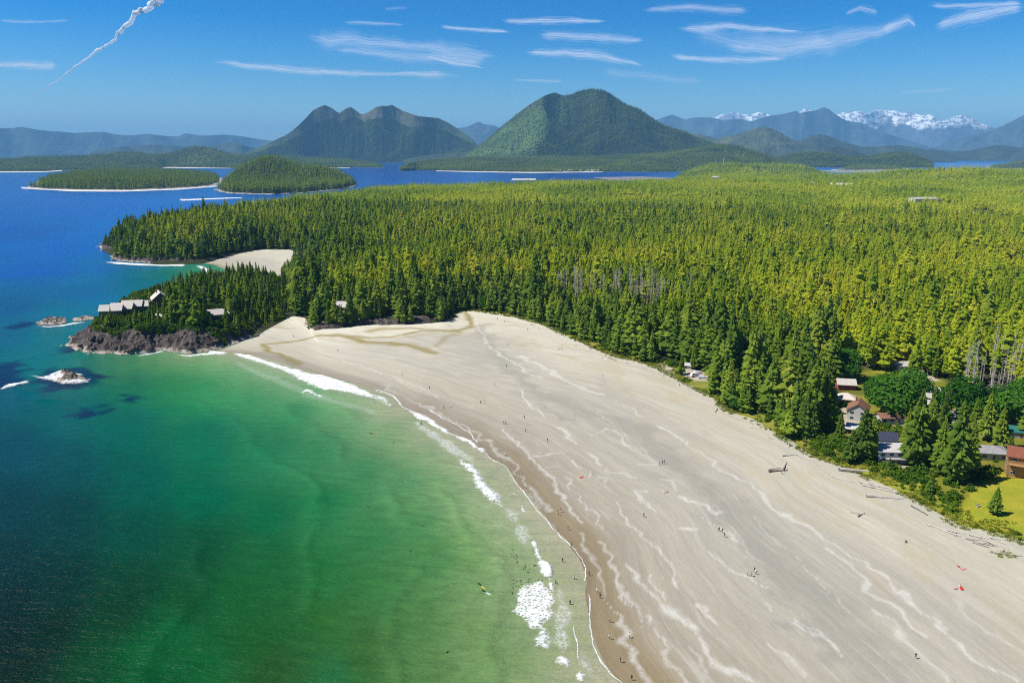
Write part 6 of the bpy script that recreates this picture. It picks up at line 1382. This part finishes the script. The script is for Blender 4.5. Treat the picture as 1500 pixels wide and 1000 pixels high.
# ------------------------------------------------------------------ boats
def boat(px, py, rot, L, label):
    x, y = map(float, G(px, py, 0)); r = empty('motor_boat', (x, y, 0), rot); r['label'] = label; r['category'] = 'boat'; r.scale = (L,) * 3
    V, Fc = [], []; K = 10
    for i in range(K + 1):
        u = i / K; wq = .15 * (1 - u ** 3.2) + .004; hb = .13 + .06 * u * u
        V += [(u - .5, -wq, hb), (u - .5, -wq * .72, -.03 + .05 * u ** 3), (u - .5, wq * .72, -.03 + .05 * u ** 3), (u - .5, wq, hb)]
    for i in range(K):
        for j in range(3): Fc.append((i * 4 + j, i * 4 + j + 1, i * 4 + 5 + j, i * 4 + 4 + j))
        Fc.append((i * 4 + 3, i * 4, i * 4 + 4, i * 4 + 7))
    Fc.append((0, 3, 2, 1)); me = pymesh('hull', V, Fc); me.materials.append(paint('white_gelcoat', (.75, .75, .74), .3, .03)); part('hull', me, r)
    me = pymesh('cabin', [(-.2, -.1, .14), (.2, -.08, .16), (.2, .08, .16), (-.2, .1, .14), (-.18, -.09, .34), (.10, -.075, .34), (.10, .075, .34), (-.18, .09, .34)], [(0, 1, 5, 4), (1, 2, 6, 5), (2, 3, 7, 6), (3, 0, 4, 7), (4, 5, 6, 7)]); me.materials.append(paint('white_gelcoat', (.75, .75, .74), .3, .03)); cb = part('cabin', me, r)
    me = pymesh('windscreen', [(.19, -.066, .19), (.19, .066, .19), (.118, .062, .32), (.118, -.062, .32)], [(0, 1, 2, 3)]); me.materials.append(GLASS); o = part('windscreen', me, cb); o.location = (.008, 0, .004)
    me = pymesh('outboard', *box(-.56, -.50, -.03, .03, .0, .2)); me.materials.append(paint('tyre', (.02, .02, .02), .9)); part('outboard', me, r)
boat(266, 293, math.pi - .03, 13, 'white motor boat speeding left with a long wake off the forest point'); boat(572, 247.5, .4, 16, 'tiny white boat out in the inlet between the islands')
foam([(263, 292.6), (266, 292.0), (275, 292.2), (300, 291.2), (330, 290.2), (355, 289.6), (355, 290.2), (330, 291.4), (300, 292.6), (275, 294.0), (266, 294.2)], .1, seed=30, res=1.0, h=1.0, wobble=1.0, soft=2)

# ------------------------------------------------------------------ clouds
m, n = mat('cirrus')
uv = n.attr('ribbon', out='Vector'); sep = n('SeparateXYZ'); n.set(sep.inputs[0], uv); dn = n.attr('dense', out='Fac')
a1 = n.noise(n.scale(uv, (.16, 1.5, 1)), 1.0, 6, .62, .25); a2 = n.noise(n.scale(uv, (.30, 4.5, 1)), 1.0, 5, .62, .2)
fz = n.math('ADD', n.math('MULTIPLY', a1, .5), n.math('MULTIPLY', a2, .5))
ed = n.attr('edge', out='Fac')
al_ = n.math('MULTIPLY', n.ramp(n.math('ADD', fz, n.math('MULTIPLY', n.math('SUBTRACT', ed, 1.0), .35)), [(.30, 0.0), (.66, 1.0)]), dn)
al_ = n.math('MULTIPLY', al_, n.ramp(ed, [(0.0, 0.0), (.85, 1.0)]))
mx = n('MixShader'); n.set(mx.inputs[0], al_); n.set(mx.inputs[1], n('BsdfTransparent'))
ms = n('MixShader', None, i0=.5); n.set(ms.inputs[1], n('BsdfDiffuse', None, Color=(.9, .9, .9))); n.set(ms.inputs[2], n('BsdfTranslucent', None, Color=(.95, .95, .95))); n.set(mx.inputs[2], ms); n.out(mx); CIRRUS = m
def cirrus(pts, wpx, dens, label, alt=6500., seed=0, nv=15):
    a = np.array(pts, float); k = max(24, int(np.hypot(*np.diff(a, axis=0).T).sum() / 4)); L = np.concatenate([[0], np.cumsum(np.hypot(*np.diff(a, axis=0).T))]); s = np.linspace(0, L[-1], k)
    cx, cy_ = np.interp(s, L, a[:, 0]), np.interp(s, L, a[:, 1]); cy_ = cy_ + (fbm(s / 40, s * 0 + seed, 3, seed) - .5) * wpx * .3
    wq = wpx * (.35 + 1.1 * fbm(s / 60, s * 0 + 9, 3, seed + 1)) * (.25 + .75 * np.sin(np.pi * np.linspace(.03, .97, k)) ** .6)
    v = np.linspace(-1, 1, nv); PX = cx[:, None] + 0 * v[None, :]; PY = cy_[:, None] + wq[:, None] * v[None, :]
    x, y = G(PX, PY, alt); z = alt + 120 * (fbm(x / 4000, y / 4000, 3, seed) - .5)
    me = mesh_np('cirrus_cloud', np.column_stack([x.ravel(), y.ravel(), z.ravel()]), gridq(k, nv)); E = (1 - np.abs(v))[None, :] * np.clip(np.minimum(np.linspace(0, 1, k), np.linspace(1, 0, k)) * 7, 0, 1)[:, None]
    fattr(me, 'edge', E); fattr(me, 'dense', np.full(k * nv, dens)); vattr(me, 'ribbon', np.stack([(s[:, None] / 9 + 0 * v).ravel() + seed * 31, (v[None, :] * wq[:, None] / 2.3).ravel(), np.zeros(k * nv)], 1))
    put('cirrus_cloud', me, CIRRUS, label=label, category='cloud')
for i, (pts, wq, dn_, lb) in enumerate((([(285,89),(330,93),(370,97),(400,99),(450,104),(520,107),(600,108),(700,115)], 8, .95, 'long bright thin cloud streak above the left mountain'), ([(430,54),(520,60),(620,70),(750,88)], 20, .42, 'wide veil of feathery cloud above the bright streak'), ([(470,68),(560,80),(640,85),(730,96)], 10, .4, 'faint lower fringe of the feathery cloud veil'), ([(615,80),(660,92),(715,101)], 4, .7, 'short slanting wisp at the right of the feathery veil'),
   ([(636,39),(700,43),(755,47)], 5, .6, 'small straight wisp above the feathery veil'), ([(495,34),(600,37)], 4, .35, 'very faint wisp at the top centre-left'), ([(722,31),(800,32),(900,30)], 6, .6, 'flat thin streak high over the saddle of the big mountain'), ([(755,79),(830,77),(880,83),(958,99)], 8, .85, 'curved bright streak bending down just left of the big mountain top'), ([(968,81),(1040,86),(1090,89),(1165,84)], 8, .9, 'bright horizontal streak right of the big mountain top'),
   ([(980,44),(1060,38),(1120,42),(1190,46)], 8, .75, 'upper bright streak right of centre'), ([(1040,62),(1140,72),(1260,52),(1345,33)], 24, .45, 'broad brushed cloud sweeping up to the right'), ([(1290,45),(1330,30),(1345,42)], 10, .5, 'hooked tip of the broad brushed cloud'), ([(1360,42),(1420,22),(1510,10)], 13, .6, 'fanned cloud in the top right corner'), ([(1350,10),(1430,8),(1510,4)], 7, .5, 'thin cloud along the top right edge'), ([(775,52),(860,56),(960,60)], 10, .5, 'patchy cloud left above the curved streak'), ([(-20,96),(40,94),(92,97)], 11, .8, 'small fluffy streak at the far left of the sky'),
   ([(-10,30),(60,33),(110,29)], 4, .3, 'faint wisp left of the vapour trail'), ([(745,118),(830,119)], 5, .4, 'faint wisp level with the left mountain top'), ([(870,104),(960,112),(1040,122)], 12, .22, 'thin veil just above the big mountain'), ([(1000,52),(1100,58),(1230,60)], 34, .25, 'pale veil behind the upper streaks'), ([(1310,136),(1410,131)], 4, .28, 'faint line above the snow mountains'), ([(930,14),(1020,12),(1110,18)], 9, .4, 'thin cloud at the top above the big mountain'), ([(1235,22),(1260,10),(1290,18)], 8, .4, 'small curl near the top right of centre'), ([(560,14),(600,12)], 4, .2, 'barely visible wisp at the top centre'))):
    cirrus(pts, wq * 1.7, min(1.0, dn_ * 1.55), lb, seed=i + 1)
# vapour trail: a lumpy ribbon of cloud high up
pts = np.array([(246,-8),(222,8),(204,18),(194,22),(190,32),(184,38),(172,50),(167,58),(152,68),(134,80),(118,92),(100,106),(82,120),(66,130),(54,137)], float); wds = np.array([11,9.5,8,8,7,7,5,4.6,4.2,3.6,3.0,2.3,1.8,1.4,.9])
L = np.concatenate([[0], np.cumsum(np.hypot(*np.diff(pts, axis=0).T))]); s = np.linspace(0, L[-1], 260); cx, cy_, wq = (np.interp(s, L, q) for q in (pts[:, 0], pts[:, 1], wds))
cx = cx + (fbm(s / 7, s * 0, 3, 400) - .5) * wq * 1.2; cy_ = cy_ + (fbm(s / 7, s * 0 + 7, 3, 401) - .5) * wq * 1.2; wq = wq * .29 * (.6 + 1.2 * fbm(s / 5, s * 0 + 3, 3, 402))
x, y = G(cx, cy_, 6000.); dist = np.hypot(x, y); rad = wq / FPX * dist
nr_ = 14; aa = np.linspace(0, 2 * np.pi, nr_, endpoint=False)
t = np.stack([np.gradient(x), np.gradient(y)], 1); t /= np.linalg.norm(t, axis=1)[:, None]; nx, ny = -t[:, 1], t[:, 0]
vu = np.stack([cx, cy_], 1)
V = []
rr_ = rad[:, None] * (.85 + .4 * fbm(s[:, None] / 3 + 0 * aa[None, :], (aa[None, :] * 1.6) + 0 * s[:, None], 3, 404))
# the trail climbs away from us, so its visible thickness is mostly vertical
VX = x[:, None] + nx[:, None] * np.cos(aa)[None, :] * rr_; VY = y[:, None] + ny[:, None] * np.cos(aa)[None, :] * rr_; VZ = 6000 + np.sin(aa)[None, :] * rr_
N, K = VX.shape; i_, j_ = np.meshgrid(np.arange(N - 1), np.arange(K), indexing='ij'); a_ = (i_ * K + j_).ravel(); b_ = (i_ * K + (j_ + 1) % K).ravel()
me = mesh_np('vapour_trail', np.column_stack([VX.ravel(), VY.ravel(), VZ.ravel()]), np.stack([a_, b_, b_ + K, a_ + K], 1))
m, n = mat('vapour'); geo = n('NewGeometry').outputs['Position']; q = n.noise(n.scale(geo, (.006, .006, .006)), 1.0, 5, .6)
mx = n('MixShader'); n.set(mx.inputs[0], n.ramp(q, [(.34, .55), (.54, 1.0)])); n.set(mx.inputs[1], n('BsdfTransparent')); ms = n('MixShader', None, i0=.5); n.set(ms.inputs[1], n('BsdfDiffuse', None, Color=(.9, .9, .9))); n.set(ms.inputs[2], n('BsdfTranslucent', None, Color=(.95, .95, .95))); n.set(mx.inputs[2], ms); n.out(mx)
put('vapour_trail', me, m, label='bright crooked vapour trail slanting down from the top left', category='vapour trail')
